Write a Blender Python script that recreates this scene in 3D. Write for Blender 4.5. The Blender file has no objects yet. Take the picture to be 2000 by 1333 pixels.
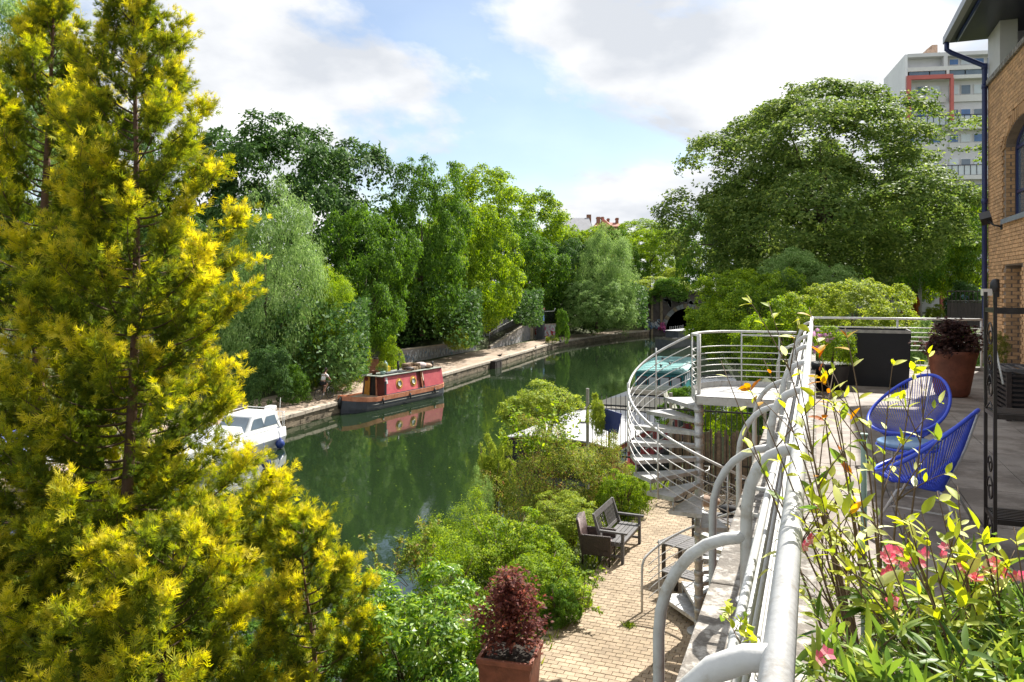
import bpy, math, random
import numpy as np
from mathutils import Vector, Matrix
random.seed(7)
PI = math.pi
SC = bpy.context.scene
COL = SC.collection
# ------------------------------------------------------------------ camera, sky, sun, exposure
CAMZ = 7.25
cam_d = bpy.data.cameras.new('camera'); cam = bpy.data.objects.new('camera', cam_d); COL.objects.link(cam)
cam.location = (0, 0, CAMZ); cam.rotation_euler = (math.radians(90), 0, 0)
cam_d.lens = 27.0; cam_d.sensor_width = 36.0; cam_d.shift_y = -0.0548; cam_d.clip_end = 3000; cam_d.clip_start = .05
SC.camera = cam
SUN_EL = math.radians(46); SUN_AZ = math.radians(39.5)          # azimuth measured to the right of the view axis (+Y)
wd = bpy.data.worlds.new('World'); SC.world = wd; wd.use_nodes = True
nt = wd.node_tree; nt.nodes.clear()
def nn(t, **kw):
    n = nt.nodes.new(t)
    for k, v in kw.items(): setattr(n, k, v)
    return n
def wl(a, b): nt.links.new(a, b)
sky = nn('ShaderNodeTexSky', sky_type='NISHITA', sun_disc=False)
sky.sun_elevation = SUN_EL; sky.sun_rotation = SUN_AZ; sky.air_density = 1.0; sky.dust_density = 0.5; sky.ozone_density = 1.2
tc = nn('ShaderNodeTexCoord'); sx = nn('ShaderNodeSeparateXYZ'); wl(tc.outputs['Generated'], sx.inputs[0])
zz = nn('ShaderNodeMath', operation='MAXIMUM'); wl(sx.outputs[2], zz.inputs[0]); zz.inputs[1].default_value = 0.0
za = nn('ShaderNodeMath', operation='ADD'); wl(zz.outputs[0], za.inputs[0]); za.inputs[1].default_value = 0.30
dx = nn('ShaderNodeMath', operation='DIVIDE'); wl(sx.outputs[0], dx.inputs[0]); wl(za.outputs[0], dx.inputs[1])
dy = nn('ShaderNodeMath', operation='DIVIDE'); wl(sx.outputs[1], dy.inputs[0]); wl(za.outputs[0], dy.inputs[1])
cb = nn('ShaderNodeCombineXYZ'); wl(dx.outputs[0], cb.inputs[0]); wl(dy.outputs[0], cb.inputs[1])
mpw = nn('ShaderNodeMapping'); wl(cb.outputs[0], mpw.inputs[0]); mpw.inputs['Location'].default_value = (8.7, 7.7, 0.4)
no = nn('ShaderNodeTexNoise'); wl(mpw.outputs[0], no.inputs['Vector'])
no.inputs['Scale'].default_value = 1.05; no.inputs['Detail'].default_value = 9; no.inputs['Roughness'].default_value = .56; no.inputs['Distortion'].default_value = .25
cov = nn('ShaderNodeValToRGB'); wl(no.outputs['Fac'], cov.inputs[0])
cov.color_ramp.elements[0].position = .425; cov.color_ramp.elements[0].color = (.18, .18, .18, 1)
cov.color_ramp.elements[1].position = .485; cov.color_ramp.elements[1].color = (1, 1, 1, 1)
no2 = nn('ShaderNodeTexNoise'); wl(mpw.outputs[0], no2.inputs['Vector'])
no2.inputs['Scale'].default_value = 2.4; no2.inputs['Detail'].default_value = 7; no2.inputs['Roughness'].default_value = .5
cr = nn('ShaderNodeValToRGB'); wl(no2.outputs['Fac'], cr.inputs[0])
cr.color_ramp.elements[0].position = .40; cr.color_ramp.elements[0].color = (.63, .66, .71, 1)
cr.color_ramp.elements[1].position = .62; cr.color_ramp.elements[1].color = (1.0, 1.0, 1.0, 1)
bgs = nn('ShaderNodeBackground'); wl(sky.outputs[0], bgs.inputs[0]); bgs.inputs[1].default_value = .068
bgc = nn('ShaderNodeBackground'); wl(cr.outputs[0], bgc.inputs[0]); bgc.inputs[1].default_value = .51
mx = nn('ShaderNodeMixShader'); wl(cov.outputs[0], mx.inputs[0]); wl(bgs.outputs[0], mx.inputs[1]); wl(bgc.outputs[0], mx.inputs[2])
wo = nn('ShaderNodeOutputWorld'); wl(mx.outputs[0], wo.inputs[0])
sun_d = bpy.data.lights.new('sun', 'SUN'); sun = bpy.data.objects.new('sun', sun_d); COL.objects.link(sun)
sun_d.energy = 4.5; sun_d.angle = math.radians(.5); sun_d.color = (1, .955, .88)
sdir = Vector((math.sin(SUN_AZ)*math.cos(SUN_EL), math.cos(SUN_AZ)*math.cos(SUN_EL), math.sin(SUN_EL)))
sun.rotation_euler = (-sdir).to_track_quat('-Z', 'Y').to_euler(); sun.location = (60, 70, 90)
SC.view_settings.view_transform = 'Standard'; SC.view_settings.look = 'None'; SC.view_settings.gamma = 1
SC.view_settings.exposure = 1.25
# ------------------------------------------------------------------ helpers
F = 1500.0; HZ = 557.0
SN, CS = math.sin(math.radians(21.54)), math.cos(math.radians(21.54)); RZ = -math.radians(21.54)
def W(px, py, z):                      # a survey helper: sight line meets level z
    d = (CAMZ-z)*F/(py-HZ); return Vector(((px-1000)/F*d, d, z))
def Q(px, py, d): return Vector(((px-1000)/F*d, d, CAMZ-(py-HZ)/F*d))
def T(u, v, z): return Vector((u*SN+v*CS, u*CS-v*SN, z))      # the building's own grid: u along the terrace, v across
class MB:
    def __init__(s): s.v = []; s.f = []; s.sm = []
    def add(s, vs, fs, smooth=False):
        o = len(s.v); s.v += [tuple(p) for p in vs]; s.f += [tuple(i+o for i in f) for f in fs]; s.sm += [smooth]*len(fs); return s
    def box(s, c, sz, rz=0, m=None, taper=1.0):
        x, y, z = sz[0]/2, sz[1]/2, sz[2]/2
        vs = [Vector((a*x*(taper if k > 0 else 1), b*y*(taper if k > 0 else 1), k*z)) for k in (-1, 1) for a, b in ((-1, -1), (1, -1), (1, 1), (-1, 1))]
        if m is None: m = Matrix.Rotation(rz, 3, 'Z')
        vs = [m @ p + Vector(c) for p in vs]
        return s.add(vs, [(3, 2, 1, 0), (4, 5, 6, 7), (0, 1, 5, 4), (1, 2, 6, 5), (2, 3, 7, 6), (3, 0, 4, 7)])
    def bx(s, x0, x1, y0, y1, z0, z1): return s.box(((x0+x1)/2, (y0+y1)/2, (z0+z1)/2), (x1-x0, y1-y0, z1-z0))
    def tube(s, pts, r, n=8, caps=True, closed=False):
        pts = [Vector(p) for p in pts]; N = len(pts)
        rs = r if isinstance(r, (list, tuple)) else [r]*N
        o = len(s.v); prev = None
        for i, p in enumerate(pts):
            if closed: t = (pts[(i+1) % N]-pts[i-1])
            else: t = pts[min(i+1, N-1)]-pts[max(i-1, 0)]
            if t.length < 1e-9: t = Vector((0, 0, 1))
            t.normalize()
            if prev is None:
                a = Vector((0, 0, 1)) if abs(t.z) < .9 else Vector((1, 0, 0))
                e = t.cross(a).normalized()
            else:
                e = (prev-t*prev.dot(t))
                e = e.normalized() if e.length > 1e-6 else t.orthogonal().normalized()
            prev = e; g = t.cross(e)
            for k in range(n):
                an = 2*PI*k/n; s.v.append(tuple(p+(e*math.cos(an)+g*math.sin(an))*rs[i]))
        M = N if closed else N-1
        for i in range(M):
            j = (i+1) % N
            for k in range(n):
                k2 = (k+1) % n; s.f.append((o+i*n+k, o+i*n+k2, o+j*n+k2, o+j*n+k)); s.sm.append(True)
        if caps and not closed:
            s.f.append(tuple(o+k for k in range(n-1, -1, -1))); s.sm.append(False)
            s.f.append(tuple(o+(N-1)*n+k for k in range(n))); s.sm.append(False)
        return s
    def lathe(s, prof, c=(0, 0, 0), n=24, sx=1, sy=1):
        o = len(s.v)
        for r, z in prof:
            for k in range(n):
                a = 2*PI*k/n; s.v.append((c[0]+r*math.cos(a)*sx, c[1]+r*math.sin(a)*sy, c[2]+z))
        for i in range(len(prof)-1):
            for k in range(n):
                k2 = (k+1) % n; s.f.append((o+i*n+k, o+i*n+k2, o+(i+1)*n+k2, o+(i+1)*n+k)); s.sm.append(True)
        return s
    def prism(s, poly, z0, z1):
        n = len(poly)
        vs = [(p[0], p[1], z0) for p in poly]+[(p[0], p[1], z1) for p in poly]
        return s.add(vs, [tuple(range(n-1, -1, -1)), tuple(range(n, 2*n))]+[(i, (i+1) % n, n+(i+1) % n, n+i) for i in range(n)])
    def loft(s, rings, smooth=True, caps=True):
        o = len(s.v); n = len(rings[0])
        for r in rings: s.v += [tuple(p) for p in r]
        for i in range(len(rings)-1):
            for k in range(n):
                k2 = (k+1) % n; s.f.append((o+i*n+k, o+i*n+k2, o+(i+1)*n+k2, o+(i+1)*n+k)); s.sm.append(smooth)
        if caps:
            s.f.append(tuple(o+k for k in range(n-1, -1, -1))); s.sm.append(False)
            s.f.append(tuple(o+(len(rings)-1)*n+k for k in range(n))); s.sm.append(False)
        return s
    def sphere(s, c, r, n=12, sx=1, sy=1, sz=1):
        h = n//2
        return s.lathe([(max(1e-4, r*math.sin(PI*i/h)), -r*math.cos(PI*i/h)*sz) for i in range(h+1)], c, n, sx, sy)
    def mesh(s, name):
        me = bpy.data.meshes.new(name); me.from_pydata(s.v, [], s.f)
        me.polygons.foreach_set('use_smooth', s.sm); me.update(); return me
    def build(s, name, mat, parent=None, loc=(0, 0, 0), rz=0, bevel=0, kind=None):
        o = bpy.data.objects.new(name, s.mesh(name)); COL.objects.link(o)
        if mat: o.data.materials.append(mat)
        o.location = loc; o.rotation_euler = (0, 0, rz)
        if parent: o.parent = parent
        if kind: o['kind'] = kind
        if bevel:
            b = o.modifiers.new('bevel', 'BEVEL'); b.width = bevel; b.segments = 2; b.limit_method = 'ANGLE'
        return o
def empty(name, label, cat, loc=(0, 0, 0), rz=0, group=None):
    o = bpy.data.objects.new(name, None); COL.objects.link(o); o.location = loc; o.rotation_euler = (0, 0, rz); o.empty_display_size = .2
    return tag(o, label, cat, group)
def tag(o, label=None, cat=None, group=None, kind=None):
    if label: o['label'] = label
    if cat: o['category'] = cat
    if group: o['group'] = group
    if kind: o['kind'] = kind
    return o
def piece(name, me, mat, parent, loc=(0, 0, 0), rot=(0, 0, 0), scale=(1, 1, 1)):
    o = bpy.data.objects.new(name, me); COL.objects.link(o); o.parent = parent
    o.location = loc; o.rotation_euler = rot; o.scale = scale
    if mat and not me.materials: me.materials.append(mat)
    return o
def copy_tree(root, loc, rz, label):
    r = root.copy(); COL.objects.link(r); r.location = loc; r.rotation_euler = (0, 0, rz); r['label'] = label
    for ch in root.children:
        c = ch.copy(); COL.objects.link(c); c.parent = r
        for g in ch.children:
            d = g.copy(); COL.objects.link(d); d.parent = c
    return r
def lerp(a, b, t): return a+(b-a)*t
def bez(p0, p1, p2, n=10):
    p0, p1, p2 = Vector(p0), Vector(p1), Vector(p2)
    return [p0*(1-t)**2+p1*2*t*(1-t)+p2*t*t for t in [i/n for i in range(n+1)]]
# ------------------------------------------------------------------ materials
def mat(name, col, rough=.6, var=.18, scale=6, bump=.15, bscale=None, metal=0, col2=None, coat=0, spec=.5, stain=None):
    m = bpy.data.materials.new(name); m.use_nodes = True; t = m.node_tree; b = t.nodes['Principled BSDF']
    b.inputs['Roughness'].default_value = rough; b.inputs['Metallic'].default_value = metal
    b.inputs['Specular IOR Level'].default_value = spec
    if coat: b.inputs['Coat Weight'].default_value = coat
    c = Vector(col[:3]); a = c*(1-var); d = Vector(col2) if col2 else c*(1+var)
    g = t.nodes.new('ShaderNodeNewGeometry')
    n = t.nodes.new('ShaderNodeTexNoise'); n.inputs['Scale'].default_value = scale; n.inputs['Detail'].default_value = 6; n.inputs['Roughness'].default_value = .65
    t.links.new(g.outputs['Position'], n.inputs['Vector'])
    r = t.nodes.new('ShaderNodeValToRGB'); r.color_ramp.elements[0].position = .3; r.color_ramp.elements[1].position = .7
    r.color_ramp.elements[0].color = (*a, 1); r.color_ramp.elements[1].color = (*[min(1, x) for x in d], 1)
    t.links.new(n.outputs['Fac'], r.inputs[0])
    oi = t.nodes.new('ShaderNodeObjectInfo'); hs = t.nodes.new('ShaderNodeHueSaturation')
    mr = t.nodes.new('ShaderNodeMapRange'); mr.inputs[3].default_value = 1-var*.6; mr.inputs[4].default_value = 1+var*.6
    t.links.new(oi.outputs['Random'], mr.inputs[0]); t.links.new(mr.outputs[0], hs.inputs['Value']); t.links.new(r.outputs[0], hs.inputs['Color'])
    out = hs.outputs[0]
    if stain:
        n4 = t.nodes.new('ShaderNodeTexNoise'); n4.inputs['Scale'].default_value = stain[0]; n4.inputs['Detail'].default_value = 7; n4.inputs['Roughness'].default_value = .7
        t.links.new(g.outputs['Position'], n4.inputs['Vector'])
        r4 = t.nodes.new('ShaderNodeValToRGB'); r4.color_ramp.elements[0].position = stain[1]; r4.color_ramp.elements[1].position = stain[1]+.12
        r4.color_ramp.elements[0].color = (*stain[2], 1); r4.color_ramp.elements[1].color = (1, 1, 1, 1)
        m4 = t.nodes.new('ShaderNodeMix'); m4.data_type = 'RGBA'; m4.blend_type = 'MULTIPLY'; m4.inputs[0].default_value = 1
        t.links.new(n4.outputs['Fac'], r4.inputs[0]); t.links.new(out, m4.inputs[6]); t.links.new(r4.outputs[0], m4.inputs[7]); out = m4.outputs[2]
    t.links.new(out, b.inputs['Base Color'])
    if bump:
        n2 = t.nodes.new('ShaderNodeTexNoise'); n2.inputs['Scale'].default_value = bscale or scale*5; n2.inputs['Detail'].default_value = 5
        t.links.new(g.outputs['Position'], n2.inputs['Vector'])
        bp = t.nodes.new('ShaderNodeBump'); bp.inputs['Strength'].default_value = bump; bp.inputs['Distance'].default_value = .02
        t.links.new(n2.outputs['Fac'], bp.inputs['Height']); t.links.new(bp.outputs[0], b.inputs['Normal'])
    m['v'] = 1
    return m
def leafmat(name, cols, transl=.4, rough=.6, attr=False, clump=.5, spec=.16, hue=.488, gain=1.55):
    m = bpy.data.materials.new(name); m.use_nodes = True; t = m.node_tree; b = t.nodes['Principled BSDF']
    b.inputs['Roughness'].default_value = rough; b.inputs['Specular IOR Level'].default_value = spec
    ge = t.nodes.new('ShaderNodeNewGeometry'); g = t.nodes.new('ShaderNodeTexCoord')
    n = t.nodes.new('ShaderNodeTexNoise'); n.inputs['Scale'].default_value = 3; n.inputs['Detail'].default_value = 3
    t.links.new(g.outputs['Object'], n.inputs['Vector'])
    mxx = t.nodes.new('ShaderNodeMix'); mxx.inputs[0].default_value = clump
    t.links.new(ge.outputs['Random Per Island'], mxx.inputs[2]); t.links.new(n.outputs['Fac'], mxx.inputs[3])
    fac = mxx.outputs[0]
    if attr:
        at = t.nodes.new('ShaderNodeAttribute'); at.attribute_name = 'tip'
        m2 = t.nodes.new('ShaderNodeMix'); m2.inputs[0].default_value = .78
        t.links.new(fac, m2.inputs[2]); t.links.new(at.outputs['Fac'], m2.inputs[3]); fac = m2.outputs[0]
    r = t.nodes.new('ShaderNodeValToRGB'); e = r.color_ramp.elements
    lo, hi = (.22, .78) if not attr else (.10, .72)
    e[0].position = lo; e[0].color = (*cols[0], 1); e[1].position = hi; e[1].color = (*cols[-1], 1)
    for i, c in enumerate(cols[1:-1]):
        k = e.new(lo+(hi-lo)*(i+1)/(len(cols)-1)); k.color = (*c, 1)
    t.links.new(fac, r.inputs[0]); t.links.new(r.outputs[0], b.inputs['Base Color'])
    tr = t.nodes.new('ShaderNodeBsdfTranslucent')
    hs = t.nodes.new('ShaderNodeHueSaturation'); hs.inputs['Hue'].default_value = hue; hs.inputs['Saturation'].default_value = 1.1; hs.inputs['Value'].default_value = gain
    t.links.new(r.outputs[0], hs.inputs['Color']); t.links.new(hs.outputs[0], tr.inputs['Color'])
    ms = t.nodes.new('ShaderNodeMixShader'); ms.inputs[0].default_value = transl
    t.links.new(b.outputs[0], ms.inputs[1]); t.links.new(tr.outputs[0], ms.inputs[2])
    t.links.new(ms.outputs[0], t.nodes['Material Output'].inputs['Surface'])
    return m
M = {}
M['white_metal'] = mat('white_metal', (.62, .62, .60), .38, .10, 9, .04)
M['rail_paint'] = mat('rail_paint', (.60, .60, .585), .4, .10, 14, .08, 60, stain=(7, .33, (.84, .78, .70)))
M['galv'] = mat('galvanised_steel', (.47, .47, .465), .48, .25, 14, .12, metal=.4, stain=(5, .38, (.82, .78, .72)))
M['galv_dull'] = mat('weathered_steel', (.36, .34, .31), .55, .3, 10, .1, metal=.25)
M['coping'] = mat('coping_stone', (.43, .40, .36), .9, .3, 9, .5, 45, stain=(11, .47, (.42, .40, .38)))
M['black_metal'] = mat('black_metal', (.018, .017, .018), .45, .2)
M['bronze_metal'] = mat('dark_bronze_metal', (.035, .028, .024), .4, .3, metal=.3)
M['paver'] = mat('buff_paver', (.375, .29, .195), .85, .2, 5, .4, 60, stain=(1.1, .44, (.76, .75, .72)))
M['joint'] = mat('sandy_joint', (.16, .125, .085), .95, .3, 20, .4)
M['slab'] = mat('terrace_slab', (.31, .27, .235), .8, .15, 3, .3, 40, stain=(1.7, .44, (.62, .6, .58)))
M['slabjoint'] = mat('slab_joint', (.05, .045, .04), .95)
M['brick'] = mat('orange_brick', (.60, .35, .17), .85, .3, 14, .4, 70)
M['mortar'] = mat('mortar', (.26, .20, .15), .95, .2)
M['rbrick'] = mat('red_brick', (.27, .13, .085), .85, .3, 8, .4)
M['navy'] = mat('navy_paint', (.018, .03, .12), .3, .1, bump=0)
M['soffit'] = mat('dark_soffit', (.010, .013, .028), .35, .1, 2, .02)
M['gutter'] = mat('grey_gutter', (.25, .27, .30), .4, .1)
M['render'] = mat('white_cladding', (.66, .65, .63), .6, .06, 2, .05)
M['teak'] = mat('grey_teak', (.10, .095, .095), .6, .3, 12, .25)
M['teakdark'] = mat('dark_stained_wood', (.035, .024, .020), .6, .35, 12, .25)
M['rattan'] = mat('brown_rattan', (.055, .036, .030), .55, .3, 30, .8, 90)
M['cushion'] = mat('pale_cushion', (.42, .34, .33), .85, .12, 10, .3)
M['terra'] = mat('rusty_terracotta', (.17, .055, .03), .6, .4, 5, .3, 20)
M['blackpot'] = mat('black_planter', (.012, .012, .015), .55, .2, 4, .1)
M['soil'] = mat('soil', (.03, .022, .015), .95, .3)
M['bark'] = mat('brown_bark', (.085, .06, .045), .9, .35, 8, .8, 22)
M['barkred'] = mat('cypress_bark', (.15, .085, .055), .9, .35, 7, .9, 26)
M['barkpale'] = mat('pale_bark', (.38, .36, .34), .8, .4, 8, .4)
M['twig'] = mat('twig', (.13, .085, .05), .8, .3)
M['cord'] = mat('blue_cord', (.05, .10, .68), .4, .12, bump=0)
M['bluetop'] = mat('pale_blue_tabletop', (.16, .30, .52), .3, .1, bump=0)
M['towpath'] = mat('towpath_gravel', (.40, .31, .235), .9, .12, 1.2, .25, 25, stain=(.35, .44, (.72, .68, .62)))
M['cope2'] = mat('canal_coping_stone', (.40, .34, .27), .85, .25, 3, .4, 20)
M['bankstone'] = mat('stained_bank_stone', (.16, .125, .08), .85, .5, 2.2, .6, 12)
M['graffwall'] = mat('painted_wall', (.36, .34, .34), .8, .3, 3, .3)
M['portal'] = mat('sooty_portal_brick', (.075, .06, .058), .9, .5, 1.3, .5, 10)
M['portalpale'] = mat('limewashed_stone', (.17, .175, .18), .85, .4, 2, .3)
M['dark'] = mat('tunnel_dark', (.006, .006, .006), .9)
M['pink'] = mat('faded_pink_red_panel', (.55, .075, .12), .5, .28, 1.6, .05, col2=(.60, .14, .14))
M['redgun'] = mat('orange_red_gunwale', (.50, .14, .055), .55, .3, 3, .1, col2=(.58, .26, .15))
M['hull'] = mat('blue_black_hull', (.055, .062, .075), .5, .3, 2, .1)
M['hullgrey'] = mat('weathered_grey_hull', (.14, .135, .11), .6, .3, 2, .1)
M['roofgrey'] = mat('boat_roof_grey', (.22, .24, .20), .8, .35, 2, .2)
M['ochre'] = mat('ochre_door', (.45, .21, .035), .5, .25, 4, .1)
M['maroon'] = mat('maroon_wood', (.14, .025, .018), .5, .3, 4, .1)
M['brass'] = mat('brass_porthole', (.45, .33, .09), .35, .3, metal=.6)
M['glass'] = mat('window_glass', (.12, .16, .20), .08, .2, 1, 0, spec=.9)
M['palepane'] = mat('pale_glass', (.55, .60, .62), .12, .1, 1, 0, spec=.8)
M['bluepane'] = mat('blue_glass', (.05, .13, .30), .08, .4, 1, 0, spec=.9)
M['gel'] = mat('white_gelcoat', (.74, .75, .74), .25, .05, 2, .02)
M['bargewhite'] = mat('white_barge_roof', (.42, .42, .43), .6, .07, 1, .1)
M['bargecream'] = mat('cream_barge_roof', (.42, .37, .29), .6, .1, 1, .1)
M['bargered'] = mat('pink_red_barge_side', (.50, .09, .10), .55, .15, 2, .05)
M['teal'] = mat('teal_boat_paint', (.025, .27, .29), .45, .2, 2, .05)
M['tealroof'] = mat('teal_boat_roof', (.10, .27, .26), .5, .22, 1.2, .05)
M['bluerub'] = mat('blue_rubber_fender', (.02, .045, .20), .35, .15, bump=0)
M['towerwhite'] = mat('tower_white_panel', (.78, .78, .80), .75, .07, .5, .05)
M['towergrey'] = mat('tower_grey_concrete', (.62, .61, .62), .8, .1, .5, .05)
M['towerred'] = mat('tower_red_frame', (.52, .13, .11), .6, .1, 1, .05)
M['slate'] = mat('slate_roof', (.30, .30, .32), .7, .15, 1, .2)
M['tilered'] = mat('red_tile_roof', (.30, .12, .09), .8, .2, 1, .2)
M['skin'] = mat('skin', (.42, .24, .17), .55, .08, bump=0)
M['cloth_white'] = mat('white_cloth', (.72, .70, .70), .8, .06)
M['cloth_black'] = mat('black_cloth', (.015, .015, .018), .8, .2)
M['hair'] = mat('dark_hair', (.03, .02, .015), .6, .2)
M['yellow'] = mat('yellow_plastic', (.65, .50, .02), .45, .1)
M['sign'] = mat('blue_sign', (.03, .045, .20), .35, .15)
M['tan'] = mat('tan_bag', (.36, .25, .18), .8, .3, 4, .5)
M['log'] = mat('split_log', (.28, .19, .12), .85, .35, 9, .5)
M['greycan'] = mat('pale_green_can', (.22, .32, .28), .5, .2)
M['lampwhite'] = mat('frosted_lens', (.75, .74, .70), .3, .05, bump=0)
M['orange'] = mat('orange_flag', (.70, .22, .03), .7, .1)
M['flagred'] = mat('red_flag', (.60, .04, .04), .7, .1)
M['bamboo'] = mat('reed_screen', (.20, .145, .10), .85, .4, 10, .4)
M['pbrown'] = mat('brown_paint', (.10, .035, .025), .6, .2)
# pavers and brick need mottled tones from piece to piece: joined ones take it per island
def island_var(m, amt):
    t = m.node_tree; ge = t.nodes.new('ShaderNodeNewGeometry'); hs = t.nodes.new('ShaderNodeHueSaturation'); mr = t.nodes.new('ShaderNodeMapRange')
    mr.inputs[3].default_value = 1-amt; mr.inputs[4].default_value = 1+amt
    t.links.new(ge.outputs['Random Per Island'], mr.inputs[0]); t.links.new(mr.outputs[0], hs.inputs['Value'])
    b = t.nodes['Principled BSDF']; src = b.inputs['Base Color'].links[0].from_socket
    t.links.new(src, hs.inputs['Color']); t.links.new(hs.outputs[0], b.inputs['Base Color'])
    return m
M['pavers_joined'] = island_var(mat('buff_pavers', (.375, .29, .195), .85, .2, 5, .4, 60, stain=(1.1, .44, (.76, .75, .72))), .13)
M['bricks_joined'] = island_var(mat('orange_bricks', (.60, .35, .17), .85, .2, 14, .4, 70), .22)
M['stones_joined'] = island_var(mat('stained_stones', (.17, .135, .09), .85, .5, 2.2, .6, 12), .3)
# foliage
G = {}
G['gold'] = leafmat('golden_cypress', [(.06, .095, .016), (.12, .165, .022), (.25, .285, .032), (.48, .46, .04), (.66, .57, .07)], .45, .7, attr=True, clump=.5, hue=.5, spec=.15, gain=1.6)  # green inside, gold at the tips; dark end also paints the crown's inner shade
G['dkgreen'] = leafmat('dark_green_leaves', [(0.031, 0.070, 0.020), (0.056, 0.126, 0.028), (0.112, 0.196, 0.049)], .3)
G['midgreen'] = leafmat('mid_green_leaves', [(0.042, 0.098, 0.014), (0.084, 0.182, 0.022), (0.182, 0.308, 0.042)], .4)
G['brgreen'] = leafmat('bright_green_leaves', [(0.077, 0.154, 0.017), (0.182, 0.294, 0.028), (0.378, 0.490, 0.049)], .45)
G['limegreen'] = leafmat('lime_green_leaves', [(.13, .20, .025), (.24, .32, .045), (.44, .49, .09)], .45)
G['silver'] = leafmat('silver_green_leaves', [(.10, .19, .045), (.20, .32, .09), (.36, .48, .19)], .4)
G['oak'] = leafmat('olive_green_leaves', [(.06, .11, .024), (.12, .19, .04), (.27, .34, .085)], .42)
G['shrub'] = leafmat('shrub_leaves', [(0.084, 0.154, 0.022), (0.196, 0.308, 0.031), (0.392, 0.490, 0.056)], .45)
G['laurel'] = leafmat('glossy_laurel_leaves', [(0.063, 0.154, 0.022), (0.154, 0.294, 0.031), (0.392, 0.518, 0.056)], .42, .4, spec=.4)
G['wild'] = leafmat('wild_stem_leaves', [(0.084, 0.140, 0.028), (0.182, 0.252, 0.042), (0.308, 0.364, 0.056), (0.308, 0.154, 0.084)], .4)
G['maple'] = leafmat('purple_red_maple_leaves', [(.09, .035, .035), (.17, .06, .055), (.36, .15, .08)], .42)
G['maple2'] = leafmat('dull_purple_leaves', [(.03, .016, .018), (.07, .035, .032), (.13, .07, .045)], .3)
G['amber'] = leafmat('orange_leaves', [(.25, .09, .02), (.40, .15, .03), (.5, .22, .05)], .35)
G['grass'] = leafmat('grass_blades', [(.07, .12, .016), (.14, .21, .02), (.28, .32, .05)], .4)
G['ole'] = leafmat('oleander_leaves', [(.06, .12, .035), (.15, .25, .04), (.36, .42, .08)], .42, .45, spec=.35)
G['vari'] = leafmat('variegated_leaves', [(.14, .24, .05), (.40, .46, .05), (.60, .62, .06), (.70, .72, .52)], .42, .5, hue=.5)
G['amberleaf'] = leafmat('young_orange_leaves', [(.50, .10, .02), (.55, .28, .03), (.50, .40, .05)], .45, .5, hue=.5)
G['pinkf'] = leafmat('pink_petals', [(.78, .08, .20), (.85, .20, .30), (.88, .50, .48)], .4, .6, hue=.5)
G['lilac'] = leafmat('lilac_petals', [(.62, .26, .56), (.72, .42, .66), (.8, .58, .75)], .35, .6, hue=.5)
G['whitef'] = leafmat('white_petals', [(.75, .72, .6), (.8, .8, .75)], .3, .6, hue=.5)
# ------------------------------------------------------------------ foliage builders (numpy)
def np_mesh(name, v, f, mat=None, tip=None, smooth=False):
    v = np.asarray(v, np.float32).reshape(-1, 3); f = np.asarray(f, np.int32); k = f.shape[1]
    me = bpy.data.meshes.new(name); me.vertices.add(len(v)); me.vertices.foreach_set('co', v.ravel())
    me.loops.add(f.size); me.loops.foreach_set('vertex_index', f.ravel())
    me.polygons.add(len(f)); me.polygons.foreach_set('loop_start', np.arange(0, f.size, k, dtype=np.int32))
    me.update(calc_edges=True)
    if smooth: me.polygons.foreach_set('use_smooth', np.ones(len(f), bool))
    if tip is not None:
        a = me.attributes.new('tip', 'FLOAT', 'POINT'); a.data.foreach_set('value', np.asarray(tip, np.float32))
    if mat: me.materials.append(mat)
    return me
def nrm(a): return a/np.maximum(np.linalg.norm(a, axis=-1, keepdims=True), 1e-9)
def leaf_quads(c, a, n, L, Wd, fold=.25):
    """diamond leaves: c base point, a axis, n normal"""
    s = nrm(np.cross(n, a)); n2 = np.cross(a, s); L = L[:, None]; Wd = Wd[:, None]
    b = c; r = c+a*L*.45+s*Wd*.5+n2*Wd*fold; t = c+a*L; l = c+a*L*.45-s*Wd*.5+n2*Wd*fold
    v = np.stack([b, r, t, l], 1).reshape(-1, 3); f = np.arange(len(c)*4).reshape(-1, 4)
    return v, f
def blade_leaves(c, a, n, L, Wd, bend=.2, seg=4):
    """longer folded leaves with a midrib, seg segments; returns tris"""
    N = len(c); s = nrm(np.cross(n, a)); n2 = np.cross(a, s); ts = np.linspace(0, 1, seg+1)
    prof = np.sin(np.pi*np.clip(ts, .02, .98)**.8)**.8
    V = []
    for t, w in zip(ts, prof):
        m = c+a*(L*t)[:, None]-n2*(bend*L*t*t)[:, None]
        V += [m-s*(Wd*w*.5)[:, None]+n2*(Wd*w*.12)[:, None], m, m+s*(Wd*w*.5)[:, None]+n2*(Wd*w*.12)[:, None]]
    v = np.stack(V, 1); K = v.shape[1]; fs = []
    for i in range(seg):
        for j in (0, 1):
            fs.append([i*3+j, i*3+j+1, (i+1)*3+j+1, (i+1)*3+j])
    fs = np.array(fs); f = (fs[None]+(np.arange(N)*K)[:, None, None]).reshape(-1, 4)
    return v.reshape(-1, 3), f
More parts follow.
